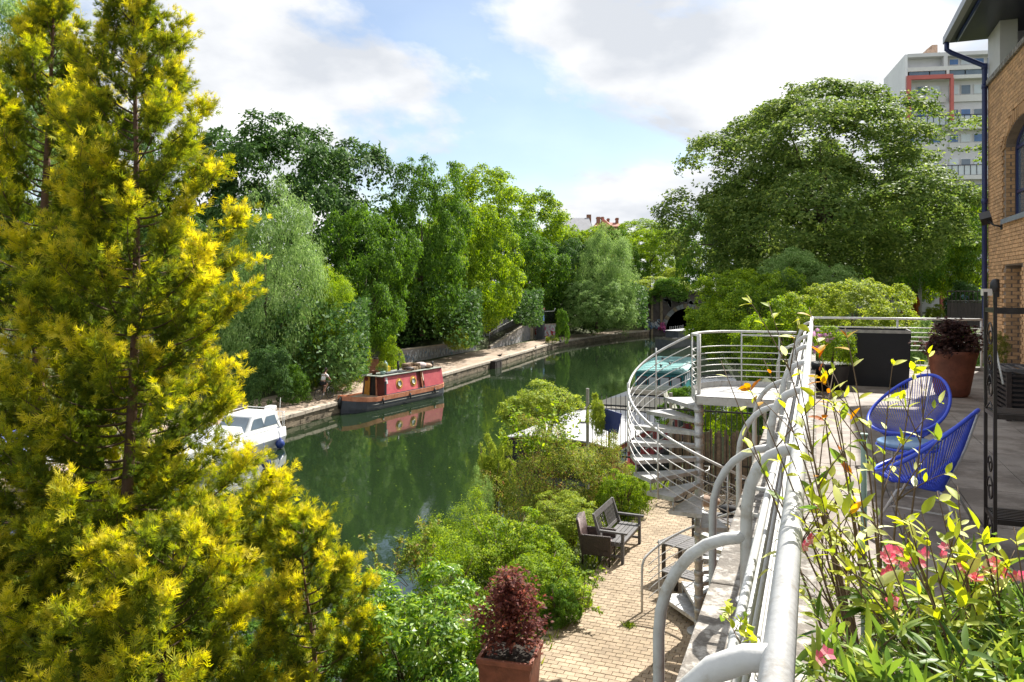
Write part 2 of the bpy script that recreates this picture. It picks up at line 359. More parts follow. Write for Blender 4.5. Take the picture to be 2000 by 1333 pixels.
def crown(name, seed, K=60, N=26000, ls=.03, lob=(.16, .32), shell=(.45, .82), up=.35, droop=0., aspect=.55, clumps=650, cr=(.045, .10), zmin=-.75, bottom=.55, conic=0, loose=.12):
    r = np.random.default_rng(seed)
    d = nrm(r.normal(size=(K*3, 3))); d = d[d[:, 2] > zmin][:K]; K = len(d)
    rad = r.uniform(shell[0], shell[1], K)[:, None]; lc = d*rad
    lc[:, 2] = np.where(lc[:, 2] < 0, lc[:, 2]*bottom, lc[:, 2])
    if conic: lc[:, :2] *= (1-conic*np.clip(lc[:, 2:3], 0, 1))
    lr = r.uniform(lob[0], lob[1], K)*(1.25-.4*rad[:, 0])
    w = lr**2; w /= w.sum()
    ti = r.choice(K, size=clumps*2, p=w); td = nrm(r.normal(size=(len(ti), 3))+lc[ti]*1.1+np.array([0, 0, .3]))
    tp = lc[ti]+td*(lr[ti]*r.uniform(.7, 1.08, len(ti)))[:, None]
    dist = np.linalg.norm(tp[:, None, :]-lc[None], axis=2)/lr[None]
    dist[np.arange(len(ti)), ti] = 9; keep = dist.min(1) > .72; tp = tp[keep][:clumps]; td = td[keep][:clumps]; M_ = len(tp)
    rc = r.uniform(cr[0], cr[1], M_)*(1+.5*(r.random(M_) < .15)); w2 = rc**2; w2 /= w2.sum()
    q = r.choice(M_, N, p=w2); cd = nrm(r.normal(size=(N, 3))+td[q]*.9+np.array([0, 0, .45])); cd[:, 2] *= .72
    c = tp[q]+cd*(rc[q]*(r.uniform(.55, 1.0, N)+loose*np.abs(r.normal(size=N))*2))[:, None]
    n = nrm(cd*.8+td[q]*.25+r.normal(size=(N, 3))*.42+np.array([0, 0, up]))
    a = r.normal(size=(N, 3))*.8+cd*.6+np.array([0, 0, -droop]); a = nrm(a-n*(a*n).sum(1, keepdims=True))
    L = ls*r.uniform(.6, 1.35, N)
    v, f = leaf_quads(c, a, n, L, L*aspect)
    me = np_mesh(name, v, f); return me, lc
def put_crown(name, me, mat, loc, sc, parent=None, rz=0.):
    o = bpy.data.objects.new(name, me); COL.objects.link(o); o.location = loc; o.scale = sc; o.rotation_euler = (0, 0, rz)
    if parent: o.parent = parent
    if not me.materials: me.materials.append(mat)
    o.material_slots[0].link = 'OBJECT'; o.material_slots[0].material = mat
    return o
def trunk_mb(h, r0, lobes, cz, sc, rng, nl=12, lean=(0, 0)):
    mb = MB(); top = Vector((lean[0], lean[1], cz+sc[2]*.35))
    pts = [Vector((0, 0, -.3)), Vector((lean[0]*.15+rng.uniform(-.1, .1), lean[1]*.15, h*.33)), Vector((lean[0]*.5, lean[1]*.5+rng.uniform(-.15, .15), h*.66)), Vector((lean[0], lean[1], cz)), top]
    mb.tube(pts, [r0*1.25, r0, r0*.85, r0*.6, r0*.2], 10)
    L = list(range(len(lobes))); rng.shuffle(L)
    for i in L[:nl]:
        e = Vector((lobes[i][0]*sc[0]+lean[0], lobes[i][1]*sc[1]+lean[1], lobes[i][2]*sc[2]+cz))
        s = lerp(pts[2], pts[3], rng.random()); m = lerp(s, e, .5)+Vector((0, 0, -abs(e.z-s.z)*.12+rng.uniform(-.2, .3)))
        mb.tube(bez(s, m, e, 5), [r0*.45, r0*.36, r0*.28, r0*.2, r0*.13, r0*.05], 6)
    return mb
CR = {}
for k, sd in (('a', 1), ('b', 2), ('c', 3)): CR[k] = crown('broadleaf_crown', sd, K=50, N=52000, ls=.036, lob=(.15, .40), shell=(.30, .92), bottom=.75, clumps=900, cr=(.04, .085))
CR['w'] = crown('willow_crown', 5, K=50, N=50000, ls=.042, lob=(.14, .34), shell=(.3, .95), droop=1.3, aspect=.26, clumps=600, cr=(.05, .11), bottom=.9, loose=.3)
CR['s'] = crown('bush_crown', 6, K=40, N=18000, ls=.058, lob=(.14, .38), shell=(.3, .85), bottom=.35, zmin=-.35, clumps=260, cr=(.07, .15))
CR['s2'] = crown('bush_crown', 7, K=34, N=11000, ls=.072, lob=(.14, .38), shell=(.3, .85), bottom=.35, zmin=-.35, aspect=.45, clumps=160, cr=(.09, .17))
CR['big'] = crown('plane_crown', 8, K=130, N=135000, ls=.024, lob=(.11, .28), shell=(.30, .90), bottom=.55, zmin=-.9, clumps=2600, cr=(.028, .065), conic=.04)
def tree(name, label, x0, x1, yt, yb, D, base_z, kind, mt, group, depth=.9, rt=None, seed=0, bark='bark'):
    """crown spans pixel box x0..x1, yt..yb of the survey at distance D"""
    rng = random.Random(seed*31+int(x0)); me, lobes = CR[kind]
    c = Q((x0+x1)/2, (yt+yb)/2, D); rx = (x1-x0)/2/F*D; rz_ = (yb-yt)/2/F*D
    up_ = .98; zc = c.z-rz_+2*rz_*(.42); sz = rz_*1.13
    root = empty(name, label, 'tree', (c.x, D, base_z), 0, group)
    a = rng.uniform(0, 6.28) if depth > .75 else 0
    sc = (rx*1.17, rx*1.17*depth if depth <= .75 else rx*1.17, sz)
    put_crown('crown', me, G[mt], (0, 0, zc-base_z), sc, root, a)
    ca, sa = math.cos(a), math.sin(a)
    lb = [(l[0]*ca-l[1]*sa, l[0]*sa+l[1]*ca, l[2]) for l in lobes]
    tm = trunk_mb(max(1.5, zc-base_z-sz*.5), rt or max(.12, rx*.045), lb, zc-base_z, sc, rng, 16)
    tm.build('trunk', M[bark], root)
    return root
def bush(name, label, x0, x1, yt, yb, D, kind, mt, group, base=None, depth=1., cat='shrub', seed=0):
    me, _ = CR[kind]; c = Q((x0+x1)/2, yb, D); rx = (x1-x0)/2/F*D; h = (yb-yt)/F*D
    z0 = c.z if base is None else base
    h = (CAMZ-(yt-HZ)/F*D)-z0
    o = put_crown(name, me, G[mt], ((x0+x1)/2/F*D-1000/F*D, D, z0+h*.3), (rx*1.05, rx*1.05*depth, h*.72), None, (seed*1.7+x0*.1) % 6.28 if depth == 1 else 0)
    return tag(o, label, cat, group)
# ------------------------------------------------------------------ terrain, water, towpath
LB = [(-35.3, -30), (-24.8, 0), (-18.1, 19), (-11.35, 38.6), (-4.95, 57), (-.1, 72), (4.9, 88.0), (9.5, 97), (14.5, 105), (20.5, 112), (40, 130)]
RB = [(-13, -30), (-6.5, 0), (-4.3, 10), (-2.4, 17), (.1, 21), (3.9, 25), (8.6, 36), (13.5, 46), (17, 60), (21, 80), (27.2, 98), (28.5, 112), (44, 130)]
def interp(L, y):
    for (x0, y0), (x1, y1) in zip(L, L[1:]):
        if y <= y1: return x0+(x1-x0)*(y-y0)/(y1-y0)
    return L[-1][0]
def sstep(a, b, x): t = min(1, max(0, (x-a)/(b-a))); return t*t*(3-2*t)
def hgt(x, y):
    if 21.2 < x < 29.6 and 108 < y < 142: return -1.5
    yl = min(y, 112); dl = (interp(LB, yl)-x)*.93; dr = (x-interp(RB, yl))*.9
    v = x*CS-y*SN; u = x*SN+y*CS
    if y > 111.6 and x < 60 and x > -5: base = 4.9; 
    else: base = None
    if dl > 0:
        h = -1.5+2.1*sstep(.3, 1.0, dl)+3.6*sstep(4.6, 13, dl)+1.8*sstep(13, 30, dl)
        if base: h = max(h, base*sstep(111.6, 112.6, y))
        return h
    if base: return base*sstep(111.6, 112.6, y) if -dl > 0 else base
    if dr > 0:
        h = -1.5+2.75*sstep(-.1, 1.2, dr)
        if u > 22.5: h += 3.8*sstep(2.5+0*u, 11, dr)*sstep(22.5, 27, u)
        elif v > 4: h += 0
        return h
    return -1.5
xs = np.unique(np.concatenate([np.arange(-400, -60, 20), np.arange(-60, 70, .8), np.arange(70, 420, 20)]))
ys = np.unique(np.concatenate([np.arange(-60, -8, 4), np.arange(-8, 125, .8), np.arange(125, 900, 20)]))
vv = [(x, y, hgt(x, y)) for y in ys for x in xs]; nx = len(xs)
ff = [(j*nx+i, j*nx+i+1, (j+1)*nx+i+1, (j+1)*nx+i) for j in range(len(ys)-1) for i in range(nx-1)]
M['earth'] = mat('leaf_litter_earth', (.07, .06, .035), .95, .4, .8, .4, col2=(.08, .11, .03))
g = bpy.data.objects.new('ground', np_mesh('ground', vv, ff, M['earth'], smooth=True)); COL.objects.link(g); tag(g, kind='structure')
wm = bpy.data.materials.new('canal_water'); wm.use_nodes = True; t_ = wm.node_tree; b_ = t_.nodes['Principled BSDF']
b_.inputs['Base Color'].default_value = (.013, .025, .010, 1); b_.inputs['Roughness'].default_value = .035; b_.inputs['IOR'].default_value = 1.55
b_.inputs['Specular IOR Level'].default_value = .75
g_ = t_.nodes.new('ShaderNodeTexCoord'); mp_ = t_.nodes.new('ShaderNodeMapping'); mp_.inputs['Rotation'].default_value = (0, 0, .33); mp_.inputs['Scale'].default_value = (1, .55, 1)
n_ = t_.nodes.new('ShaderNodeTexNoise'); n_.inputs['Scale'].default_value = 2.2; n_.inputs['Detail'].default_value = 4; n_.inputs['Distortion'].default_value = .4
n3 = t_.nodes.new('ShaderNodeTexNoise'); n3.inputs['Scale'].default_value = .18
t_.links.new(g_.outputs['Object'], mp_.inputs[0]); t_.links.new(mp_.outputs[0], n_.inputs['Vector']); t_.links.new(g_.outputs['Object'], n3.inputs['Vector'])
mu = t_.nodes.new('ShaderNodeMath'); mu.operation = 'MULTIPLY'; t_.links.new(n_.outputs['Fac'], mu.inputs[0]); t_.links.new(n3.outputs['Fac'], mu.inputs[1])
bp = t_.nodes.new('ShaderNodeBump'); bp.inputs['Strength'].default_value = .18; bp.inputs['Distance'].default_value = .05
t_.links.new(mu.outputs[0], bp.inputs['Height']); t_.links.new(bp.outputs[0], b_.inputs['Normal'])
MB().add([(-60, -60, 0), (70, -60, 0), (70, 140, 0), (-60, 140, 0)], [(0, 1, 2, 3)]).build('canal_water', wm, kind='structure')
# duckweed flecks and floating leaves
r = np.random.default_rng(4); cc = []
while len(cc) < 900:
    y = r.uniform(14, 70); l, rr = interp(LB, y), interp(RB, y); x = l+(rr-l)*r.beta(1.3, 1.1)
    if x < rr-.2 and x > l+.3: cc.append((x, y, .006))
cc = np.array(cc); N = len(cc); aa = nrm(np.c_[r.normal(size=(N, 2)), np.zeros(N)]); L = r.uniform(.02, .09, N)
v, f = leaf_quads(cc, aa, np.tile([0, 0, 1.], (N, 1)), L, L*.7, 0)
o = bpy.data.objects.new('floating_leaves', np_mesh('floating_leaves', v, f, G['shrub'])); COL.objects.link(o); tag(o, 'small fallen leaves floating on the green canal', 'leaves', kind='stuff')
# towpath: gravel bed, coping stones, stained wall face
def off(L, i, d):                                       # point i of a polyline moved d to the left (away from the water)
    a = Vector(L[max(i-1, 0)]); b = Vector(L[min(i+1, len(L)-1)]); t = (b-a).normalized(); return Vector(L[i])+Vector((-t.y, t.x))*d
PB = LB[1:-1]
tp_ = MB(); li = [off(PB, i, .42) for i in range(len(PB))]; lo = [off(PB, i, 5.0 if PB[i][1] < 80 else 3.2) for i in range(len(PB))]
for i in range(len(PB)-1):
    q = [li[i], li[i+1], lo[i+1], lo[i]]; tp_.add([(p.x, p.y, .66) for p in q], [(0, 1, 2, 3)])
tp_.build('towpath', M['towpath'], kind='structure')
bankr = empty('canal_bank_wall', 'low stained stone wall with pale coping along the towpath edge', 'wall', (0, 0, 0))
st = MB(); cp_list = []
seglen = 0
def along(L, step):
    out = []; 
    for (x0, y0), (x1, y1) in zip(L, L[1:]):
        n = max(1, int(math.hypot(x1-x0, y1-y0)/step)); 
        for k in range(n):
            out.append(((x0+(x1-x0)*k/n, y0+(y1-y0)*k/n), (x0+(x1-x0)*(k+1)/n, y0+(y1-y0)*(k+1)/n)))
    return out
copes = along(PB, 1.5)
copem = MB().box((0, 0, 0), (.46, 1.47, .17)).mesh('coping_stone'); copem.materials.append(M['cope2'])
for (a, b) in copes:
    a, b = Vector(a), Vector(b); m = (a+b)/2; t = (b-a); rz = math.atan2(-t.x, t.y); nrm_ = Vector((-t.y, t.x)).normalized()
    c = m+nrm_*.2
    if m.y > 26: piece('coping_stone', copem, None, bankr, (c.x, c.y, .59+random.uniform(-.012, .012)), (0, random.uniform(-.01, .01), rz+random.uniform(-.006, .006)), (1, t.length/1.5, 1))
    else: st.box((c.x, c.y, .59), (.46, t.length*.98, .17), rz)
for zc, hh, st_ in ((.385, .22, .75), (.155, .22, .62), (-.075, .22, .7)):
    for (a, b) in along(PB, st_):
        a, b = Vector(a), Vector(b); m = (a+b)/2; t = (b-a); n2 = Vector((-t.y, t.x)).normalized(); c = m+n2*(.18+random.uniform(-.02, .02))
        st.box((c.x, c.y, zc), (.3, t.length-.02, hh-.015), math.atan2(-t.x, t.y))
st.build('bank_stones', M['stones_joined'], bankr, kind='stuff')
bk = MB()
for (a, b) in zip(PB, PB[1:]):
    a, b = Vector(a), Vector(b); m = (a+b)/2; t = b-a; n2 = Vector((-t.y, t.x)).normalized(); c = m+n2*.25
    bk.box((c.x, c.y, -.25), (.24, t.length, 1.5), math.atan2(-t.x, t.y))
bk.build('wall_core', M['bankstone'], bankr)
# timber box step on the bank, mooring rings
o = MB().box((0, 0, .30), (.55, 1.7, .62)).box((-.0, 0, .63), (.62, 1.8, .06)).box((.29, -.5, .28), (.03, .08, .5)).box((.29, .5, .28), (.03, .08, .5)).build('landing_stage', M['teakdark'], None, (1.35, 75.8, 0), -.31)
p = W(965, 712, .3); o.location = (interp(LB, p.y)+.2, p.y, 0); tag(o, 'dark timber landing block jutting from the canal bank wall', 'landing stage')
for i, (px, py, lb) in enumerate(((976, 698, 'nearer small dark bird on the towpath edge beyond the timber block'), (1046, 681, 'second small dark bird on the towpath edge, by the graffiti panel wall'), (1094, 669, 'farthest small dark bird on the towpath, near the shaded bank'))):
    p = W(px, py, .68); b = MB(); b.sphere((0, 0, .16), .12, 10, 1.5, .9, .8).sphere((.17, 0, .29), .055, 8).tube([(.2, 0, .29), (.27, 0, .28)], [.02, .005], 6).tube([(.08, 0, .2), (.15, 0, .27)], [.05, .035], 6)
    b.tube([(.02, .03, 0), (.02, .03, .1)], .01, 5).tube([(.02, -.03, 0), (.02, -.03, .1)], .01, 5).tube([(-.14, 0, .18), (-.27, 0, .2)], [.05, .01], 6)
    tag(b.build('pigeon', M['black_metal'], None, (p.x, p.y, .668), i*1.3), lb, 'bird', 'birds on the towpath edge')
# ------------------------------------------------------------------ patio pavers (own grid)
PU0, PU1, PV0, PV1 = 6.0, 22.3, -4.15, -.5; PZ = 1.37
patio = MB().bx(PV0-.1, PV1, PU0, PU1, PZ-.35, PZ-.018).build('patio', M['joint'], None, (0, 0, 0), RZ); tag(patio, kind='structure')
PW, PD = .172, .118
cells = []
nu = int((PU1-PU0)/PD); nv = int((PV1-PV0)/PW)
for i in range(nu):
    u = PU0+(i+.5)*PD
    for j in range(-1, nv+1):
        v = PV0+(j+.5+(.5 if i % 2 else 0))*PW
        if v < PV0-.03 or v > PV1-.04: continue
        q = T(u, v, PZ); x = 1000+q.x/q.y*F; y = HZ+(CAMZ-PZ)/q.y*F
        vis = 0 < x < 2000 and y < 1340 and x > 1030 and x < 1400
        cells.append((u, v, q.y if vis else 99))
cells.sort(key=lambda c: c[2])
pvm = MB().add([(-.5*PW+.004, -.5*PD+.004, 0), (.5*PW-.004, -.5*PD+.004, 0), (.5*PW-.004, .5*PD-.004, 0), (-.5*PW+.004, .5*PD-.004, 0)], [(0, 1, 2, 3)])
pm = MB(); a, b, z0, z1 = PW/2-.004, PD/2-.004, -.02, 0
for zz_, s_ in ((-.02, 0), (-.004, 0), (0, .004)): pm.v += [(-a+s_, -b+s_, zz_), (a-s_, -b+s_, zz_), (a-s_, b-s_, zz_), (-a+s_, b-s_, zz_)]
pm.f = [(0, 1, 5, 4), (1, 2, 6, 5), (2, 3, 7, 6), (3, 0, 4, 7), (4, 5, 9, 8), (5, 6, 10, 9), (6, 7, 11, 10), (7, 4, 8, 11), (8, 9, 10, 11)]; pm.sm = [False]*9
pme = pm.mesh('paver'); pme.materials.append(M['paver']); J = MB()
for k, (u, v, d) in enumerate(cells):
    dz = random.uniform(-.004, .003); rr = random.uniform(-.02, .02)
    if k < 300: piece('paver', pme, None, patio, (v, u, PZ+dz), (random.uniform(-.01, .01), random.uniform(-.01, .01), rr))
    else:
        mt_ = Matrix.Rotation(rr, 3, 'Z'); J.add([mt_ @ Vector(p)+Vector((v, u, PZ+dz)) for p in pm.v], pm.f)
J.build('paver_field', M['pavers_joined'], patio, kind='stuff')
# ------------------------------------------------------------------ home building: lower wall, terrace floor, brick wall, eave
def grid(name, label, cat, group=None): return empty(name, label, cat, (0, 0, 0), RZ, group)   # things set on the building grid: local x = v, y = u
low = grid('retaining_wall', 'pale stone coped wall carrying the tube balustrade above the patio', 'wall')
WL = 3.5; UE = 19.3; FZ = 5.40
MB().bx(-.46, -.02, -4, UE, PZ-.4, 5.68).build('wall_face', M['rbrick'], low)
lb_ = MB()
for k in range(57):
    z = PZ+.04+k*.075; u = 7+(.11 if k % 2 else 0)
    while u < UE-.1: lb_.bx(-.472, -.455, u, u+.212, z-.032, z+.032); u += .224
lb_.build('bricks', M['bricks_joined'], low, kind='stuff')
u = -2.0; cm = None
k = 0
while u < UE:
    ln = 1.18
    b = MB().box((0, 0, 0), (.50, ln, .085)); o = b.build('coping_stone', M['coping'], low, (-.24, u+ln/2, 5.7225), 0, bevel=.012); u += ln+.008
floor = MB().bx(.0, WL+.3, -4, UE+.0, 5.1, FZ-.02).build('terrace_floor', M['slabjoint'], None, (0, 0, 0), RZ); tag(floor, kind='structure')
slm = MB().box((0, 0, 0), (.594, .594, .04)).mesh('paving_slab'); slm.materials.append(M['slab'])
for i in range(-2, 32):
    for j in range(6):
        v0 = j*.6+.005; u0 = i*.6+.2
        if u0+.3 > UE: continue
        wv = .594 if v0+.6 <= WL else WL-v0-.006
        if wv < .1: continue
        piece('paving_slab', slm, None, floor, (v0+wv/2, u0+.3, FZ-.02+random.uniform(-.0015, .0015)), (0, 0, random.uniform(-.003, .003)), (wv/.594, 1, 1))
house = grid('brick_building', 'orange brick building with navy downpipe, white upper storey and dark eaves', 'building')
# wall body with a door opening and an arched window opening, as abutting boxes (local x=v, y=u)
DU0, DU1, DZ1 = 16.45, 17.74, 7.63; AU0, AU1, AZ0, AZ1 = 15.2, 17.74, 8.55, 9.95; UT = 11.55
V0, V1 = WL+.012, WL+.34
wb = MB()
for a in ((-4, DU0, FZ-.3, DZ1), (DU1, UE, FZ-.3, DZ1), (-4, UE, DZ1, AZ0), (-4, AU0, AZ0, UT), (AU1, UE, AZ0, UT)): wb.bx(V0, V1, a[0], a[1], a[2], a[3])
n = 16; cu, ru, AR = (AU0+AU1)/2, (AU1-AU0)/2, .40
for i in range(n):
    a0, a1 = PI*i/n, PI*(i+1)/n; u0, u1 = cu-ru*math.cos(a0), cu-ru*math.cos(a1); z0, z1 = AZ1+AR*math.sin(a0), AZ1+AR*math.sin(a1)
    wb.add([(V0, u0, z0), (V0, u1, z1), (V0, u1, UT), (V0, u0, UT), (V1, u0, z0), (V1, u1, z1), (V1, u1, UT), (V1, u0, UT)], [(0, 1, 2, 3), (7, 6, 5, 4), (0, 4, 5, 1), (3, 2, 6, 7)])
wb.bx(V1, 11, UE-.3, UE, 0, UT).bx(V1, 11, -4, -3.7, 0, UT).bx(10.7, 11, -3.7, UE-.3, 0, UT).bx(V1, 10.7, -3.7, UE-.3, UT-.2, UT).bx(WL+.02, V1, -3.9, UE-.02, 0, FZ-.3)
wb.build('wall', M['mortar'], house)
MB().bx(V0-.006, V1+.4, DU0, DU1, FZ-.02, FZ+.03).bx(V1-.05, V1+.02, DU1-.09, DU1-.001, FZ+.03, DZ1).bx(V1-.05, V1+.02, DU0, DU0+.09, FZ+.03, DZ1).build('door_frame', M['navy'], house)
dd = MB().bx(V1-.03, V1+.01, DU0+.092, DU1-.092, FZ+.03, DZ1-.002).build('door', M['navy'], house); MB().bx(V1-.036, V1-.031, DU0+.25, DU1-.25, FZ+.3, DZ1-.25).build('pane', M['glass'], dd)
fr = MB()
for uu in (AU0+.03, cu-.45, cu+.45, AU1-.03): fr.bx(V1-.16, V1-.10, uu-.03, uu+.03, AZ0, AZ1+(.3 if abs(uu-cu) > 1 else .8))
fr.bx(V1-.155, V1-.105, AU0+.06, AU1-.06, AZ0, AZ0+.06).bx(V1-.155, V1-.105, AU0+.06, AU1-.06, AZ0+.5, AZ0+.55).bx(V1-.155, V1-.105, AU0+.06, AU1-.06, AZ1-.03, AZ1+.03)
fr.tube([(V1-.13, cu-(ru-.03)*math.cos(PI*i/18), AZ1+(AR-.03)*math.sin(PI*i/18)) for i in range(19)], .035, 6)
win = fr.build('window', M['navy'], house)
arc = [(cu-(ru-.02)*math.cos(PI*i/18), AZ1+(AR-.02)*math.sin(PI*i/18)) for i in range(19)]
MB().add([(V1-.125, AU0+.02, AZ0+.02)]+[(V1-.125, a, b) for a, b in arc]+[(V1-.125, AU1-.02, AZ0+.02)], [tuple(range(21))]).build('pane', M['glass'], win)
MB().bx(WL-.07, V1-.16, AU0-.05, AU1+.05, AZ0-.07, AZ0-.002).bx(WL-.075, WL-.062, AU0-.05, AU1+.05, AZ0-.10, AZ0-.071).build('sill', M['gutter'], win)
# bricks on the face: courses of 75 mm
bk = []
for k in range(82):
    z = FZ+.0375+k*.075; u = UE-.115-(.1125 if k % 2 else 0)
    if k % 2: bk.append((UE-.056, z, .5))
    while u > 12.5:
        inside_d = (DU0-.10 < u < DU1+.10) and z < DZ1+.03
        du = (u-cu)/(ru+.24); ina = (AU0-.10 < u < AU1+.10 and AZ0-.04 < z <= AZ1) or (z > AZ1 and du*du+((z-AZ1)/(AR+.24))**2 < 1)
        if not inside_d and not ina and z < UT-.03: bk.append((u, z, 1))
        u -= .225
    for (e, s) in ((DU1, 1), (DU0, -1)):                       # closer bricks at the reveals
        if z < DZ1-.02 and k % 2: bk.append((e+s*.055, z, .48))
bk.sort(key=lambda b: (b[0]+.03*abs(b[1]-7)))
bme = MB().box((0, 0, 0), (.03, .214, .065)).mesh('brick'); bme.materials.append(M['brick']); BJ = MB(); cnt = 0
vis = [b for b in bk if b[0] > 16.0]; rest = [b for b in bk if b[0] <= 16.0]
for b in vis[:300]: piece('brick', bme, None, house, (WL+random.uniform(-.002, .002), b[0], b[1]), (0, 0, 0), (1, b[2], 1))
for b in vis[300:]+rest: BJ.box((WL+random.uniform(-.002, .002), b[0], b[1]), (.03, .214*b[2], .065))
for k in range(30):                                           # door reveal courses (far jamb, faces the camera) and window jamb
    z = FZ+.0375+k*.075
    if z < DZ1-.03:
        for q in ((0, .21), (.225, .33)) if k % 2 else ((0, .10), (.112, .33)): BJ.bx(WL+.016+q[0], WL+.016+q[1]-.02, DU1-.01, DU1+.002, z-.0325, z+.0325)
    z = AZ0+.0375+k*.075
    if z < AZ1:
        for q in ((0, .17),) if k % 2 else ((0, .09), (.1, .17)): BJ.bx(WL+.016+q[0], WL+.016+q[1]-.02, AU1-.01, AU1+.002, z-.0325, z+.0325)
for i in range(30):                                           # arch ring of bricks on edge
    a = PI*(i+.5)/30; c = Vector((WL-.001, cu-(ru+.10)*math.cos(a), AZ1+(AR+.112)*math.sin(a))); a = math.atan2(math.sin(a)/AR, math.cos(a)/ru)
    BJ.box(c, (.03, .068, .214), 0, Matrix.Rotation(a-PI/2, 3, 'X'))
BJ.build('brickwork', M['bricks_joined'], house, kind='stuff')
MB().bx(WL-.07, WL+.3, -4, UE+.04, UT, UT+.10).build('stone_band', M['coping'], house)
# white upper storey with a recess
SF = 12.62
MB().bx(WL-.01, WL+.3, 18.15, UE, UT+.1, SF).bx(WL+.45, WL+.6, -4, 18.15, UT+.1, SF).bx(WL-.01, WL+.3, 14.2, 15.9, UT+.1, SF).bx(WL+.3, 11, UE-.25, UE, UT+.1, SF).build('cladding', M['render'], house)
w2 = MB().bx(WL+.40, WL+.449, 16.0, 18.0, UT+.38, UT+.44).bx(WL+.40, WL+.449, 16.0, 18.0, SF-.14, SF-.08).bx(WL+.40, WL+.449, 17.94, 18.0, UT+.44, SF-.14).bx(WL+.40, WL+.449, 16.95, 17.0, UT+.44, SF-.14).build('window', M['render'], house)
MB().bx(WL+.43, WL+.448, 16.0, 17.94, UT+.44, SF-.14).build('pane', M['glass'], w2)
MB().bx(WL-.74, 11.4, -4.5, UE+.12, SF, SF+.05).build('soffit', M['soffit'], house)
MB().tube([(WL-.62, -4.5, SF-.035), (WL-.62, UE-.1, SF-.035)], .03, 8).build('soffit_rail', M['navy'], house)
MB().bx(WL-.86, WL-.742, -4.5, UE+.12, SF-.02, SF+.13).build('gutter', M['gutter'], house)
MB().add([(WL-.8, -4.5, SF+.13), (WL-.8, UE+.12, SF+.13), (7.4, UE+.12, SF+2.2), (7.4, -4.5, SF+2.2), (11.4, -4.5, SF+.13), (11.4, UE+.12, SF+.13)], [(0, 1, 2, 3), (3, 2, 5, 4), (1, 5, 2), (0, 3, 4)]).build('roof', M['slate'], house)
MB().tube([(WL-.80, UE-.02, SF+.02), (WL-.80, UE-.02, SF-.18), (WL-.72, UE-.02, SF-.25), (WL-.12, UE-.05, SF-.60), (WL-.085, UE-.06, SF-.68), (WL-.085, UE-.06, 9.5), (WL-.085, UE-.06, FZ+.15)], .052, 10).tube([(WL-.085, UE-.06, 9.0), (WL-.085, UE-.06, 9.12)], .062, 10).tube([(WL-.085, UE-.06, 11.5), (WL-.085, UE-.06, 11.6)], .062, 10).tube([(WL-.085, UE-.06, SF-.7), (WL-.085, UE-.06, SF-.58)], .062, 10).build('downpipe', M['navy'], house)
MB().tube([(WL-.085, UE-.06, FZ+.15), (WL-.085, UE-.06, FZ+.95)], .06, 10).build('downpipe_shoe', M['gutter'], house)
# floodlight and bulkhead lamp
fl = grid('floodlight', 'black floodlight on a bracket under the arched window', 'lamp'); 
m_ = Matrix.Rotation(.6, 3, 'X') @ Matrix.Rotation(-.3, 3, 'Y')
MB().box((WL-.24, 18.25, 8.62), (.20, .26, .16), 0, m_).tube([(WL-.02, 17.95, 8.42), (WL-.14, 18.02, 8.46), (WL-.22, 18.12, 8.55)], .02, 6).bx(WL-.03, WL-.016, 17.88, 18.02, 8.36, 8.48).build('housing', M['black_metal'], fl)
MB().box(Vector((WL-.24, 18.25, 8.62))+m_ @ Vector((0, 0, -.085)), (.16, .22, .01), 0, m_).build('lens', M['lampwhite'], fl)
wl2 = grid('bulkhead_lamp', 'dark domed wall lamp with pale lens beside the door recess', 'lamp')
b = MB()
for i in range(9):
    pass
b.lathe([(.001, .0), (.10, .02), (.155, .09), (.165, .17), (.15, .25), (.10, .31), (.001, .33)], (0, 0, 0), 14); 
o = b.build('housing', M['black_metal'], wl2, (WL-.05, 18.28, 7.05)); o.scale = (.7, .9, 1)
MB().bx(WL-.30, WL-.13, 18.20, 18.42, 7.03, 7.17).build('lens', M['lampwhite'], wl2)
MB().bx(WL-.06, WL-.016, 18.16, 18.40, 7.0, 7.36).build('back_plate', M['black_metal'], wl2)
# ------------------------------------------------------------------ balustrade of bent tubes
RT = 6.50
bal = grid('tube_balustrade', 'pale grey tubular balustrade with bent hoop posts along the terrace edge', 'balustrade')
MB().tube([(-.069, -2.5, RT), (-.069, 8, RT), (-.069, 18.9, RT)], .033, 16).build('handrail', M['rail_paint'], bal)
for uu in (2.42, 4.1, 7.6, 11.0, 14.4): MB().tube([(-.069, uu, RT), (-.069, uu+.06, RT)], .0345, 16).build('joint_sleeve', M['rail_paint'], bal)
for uu in [-2.61+2.12*k for k in range(11)]:
    if uu > 18.5: continue
    P = [(-.30, uu, 5.76), (-.30, uu, 6.12), (-.297, uu, 6.22), (-.28, uu, 6.32), (-.245, uu, 6.40), (-.195, uu, 6.455), (-.13, uu, 6.49), (-.075, uu, 6.50)]
    MB().tube(P, .028, 14).tube([(-.30, uu, 5.765), (-.30, uu, 5.775)], .05, 14).build('hoop_post', M['rail_paint'], bal)
    for d in (.95, 1.075, 1.20, 1.32, 1.43): MB().tube([(-.295, uu, CAMZ-d), (-.20, uu, CAMZ-d)], .010, 6).tube([(-.275, uu, CAMZ-d), (-.268, uu, CAMZ-d)], .02, 8).build('rod_bracket', M['rail_paint'], bal)
    if 12.2 < uu < 15.2: continue
    A = [(-.71, uu, 3.2), (-.71, uu, 5.55)]+[(-.71+.40*(1-math.cos(a)), uu, 5.55+.51*math.sin(a)) for a in [PI/2*i/7 for i in range(1, 8)]]
    A[-1] = (-.305, uu, 6.07)
    MB().tube(A, .0285, 14).tube([(-.71, uu, 3.22), (-.44, uu, 3.22)], .03, 10).build('outer_hoop', M['rail_paint'], bal)
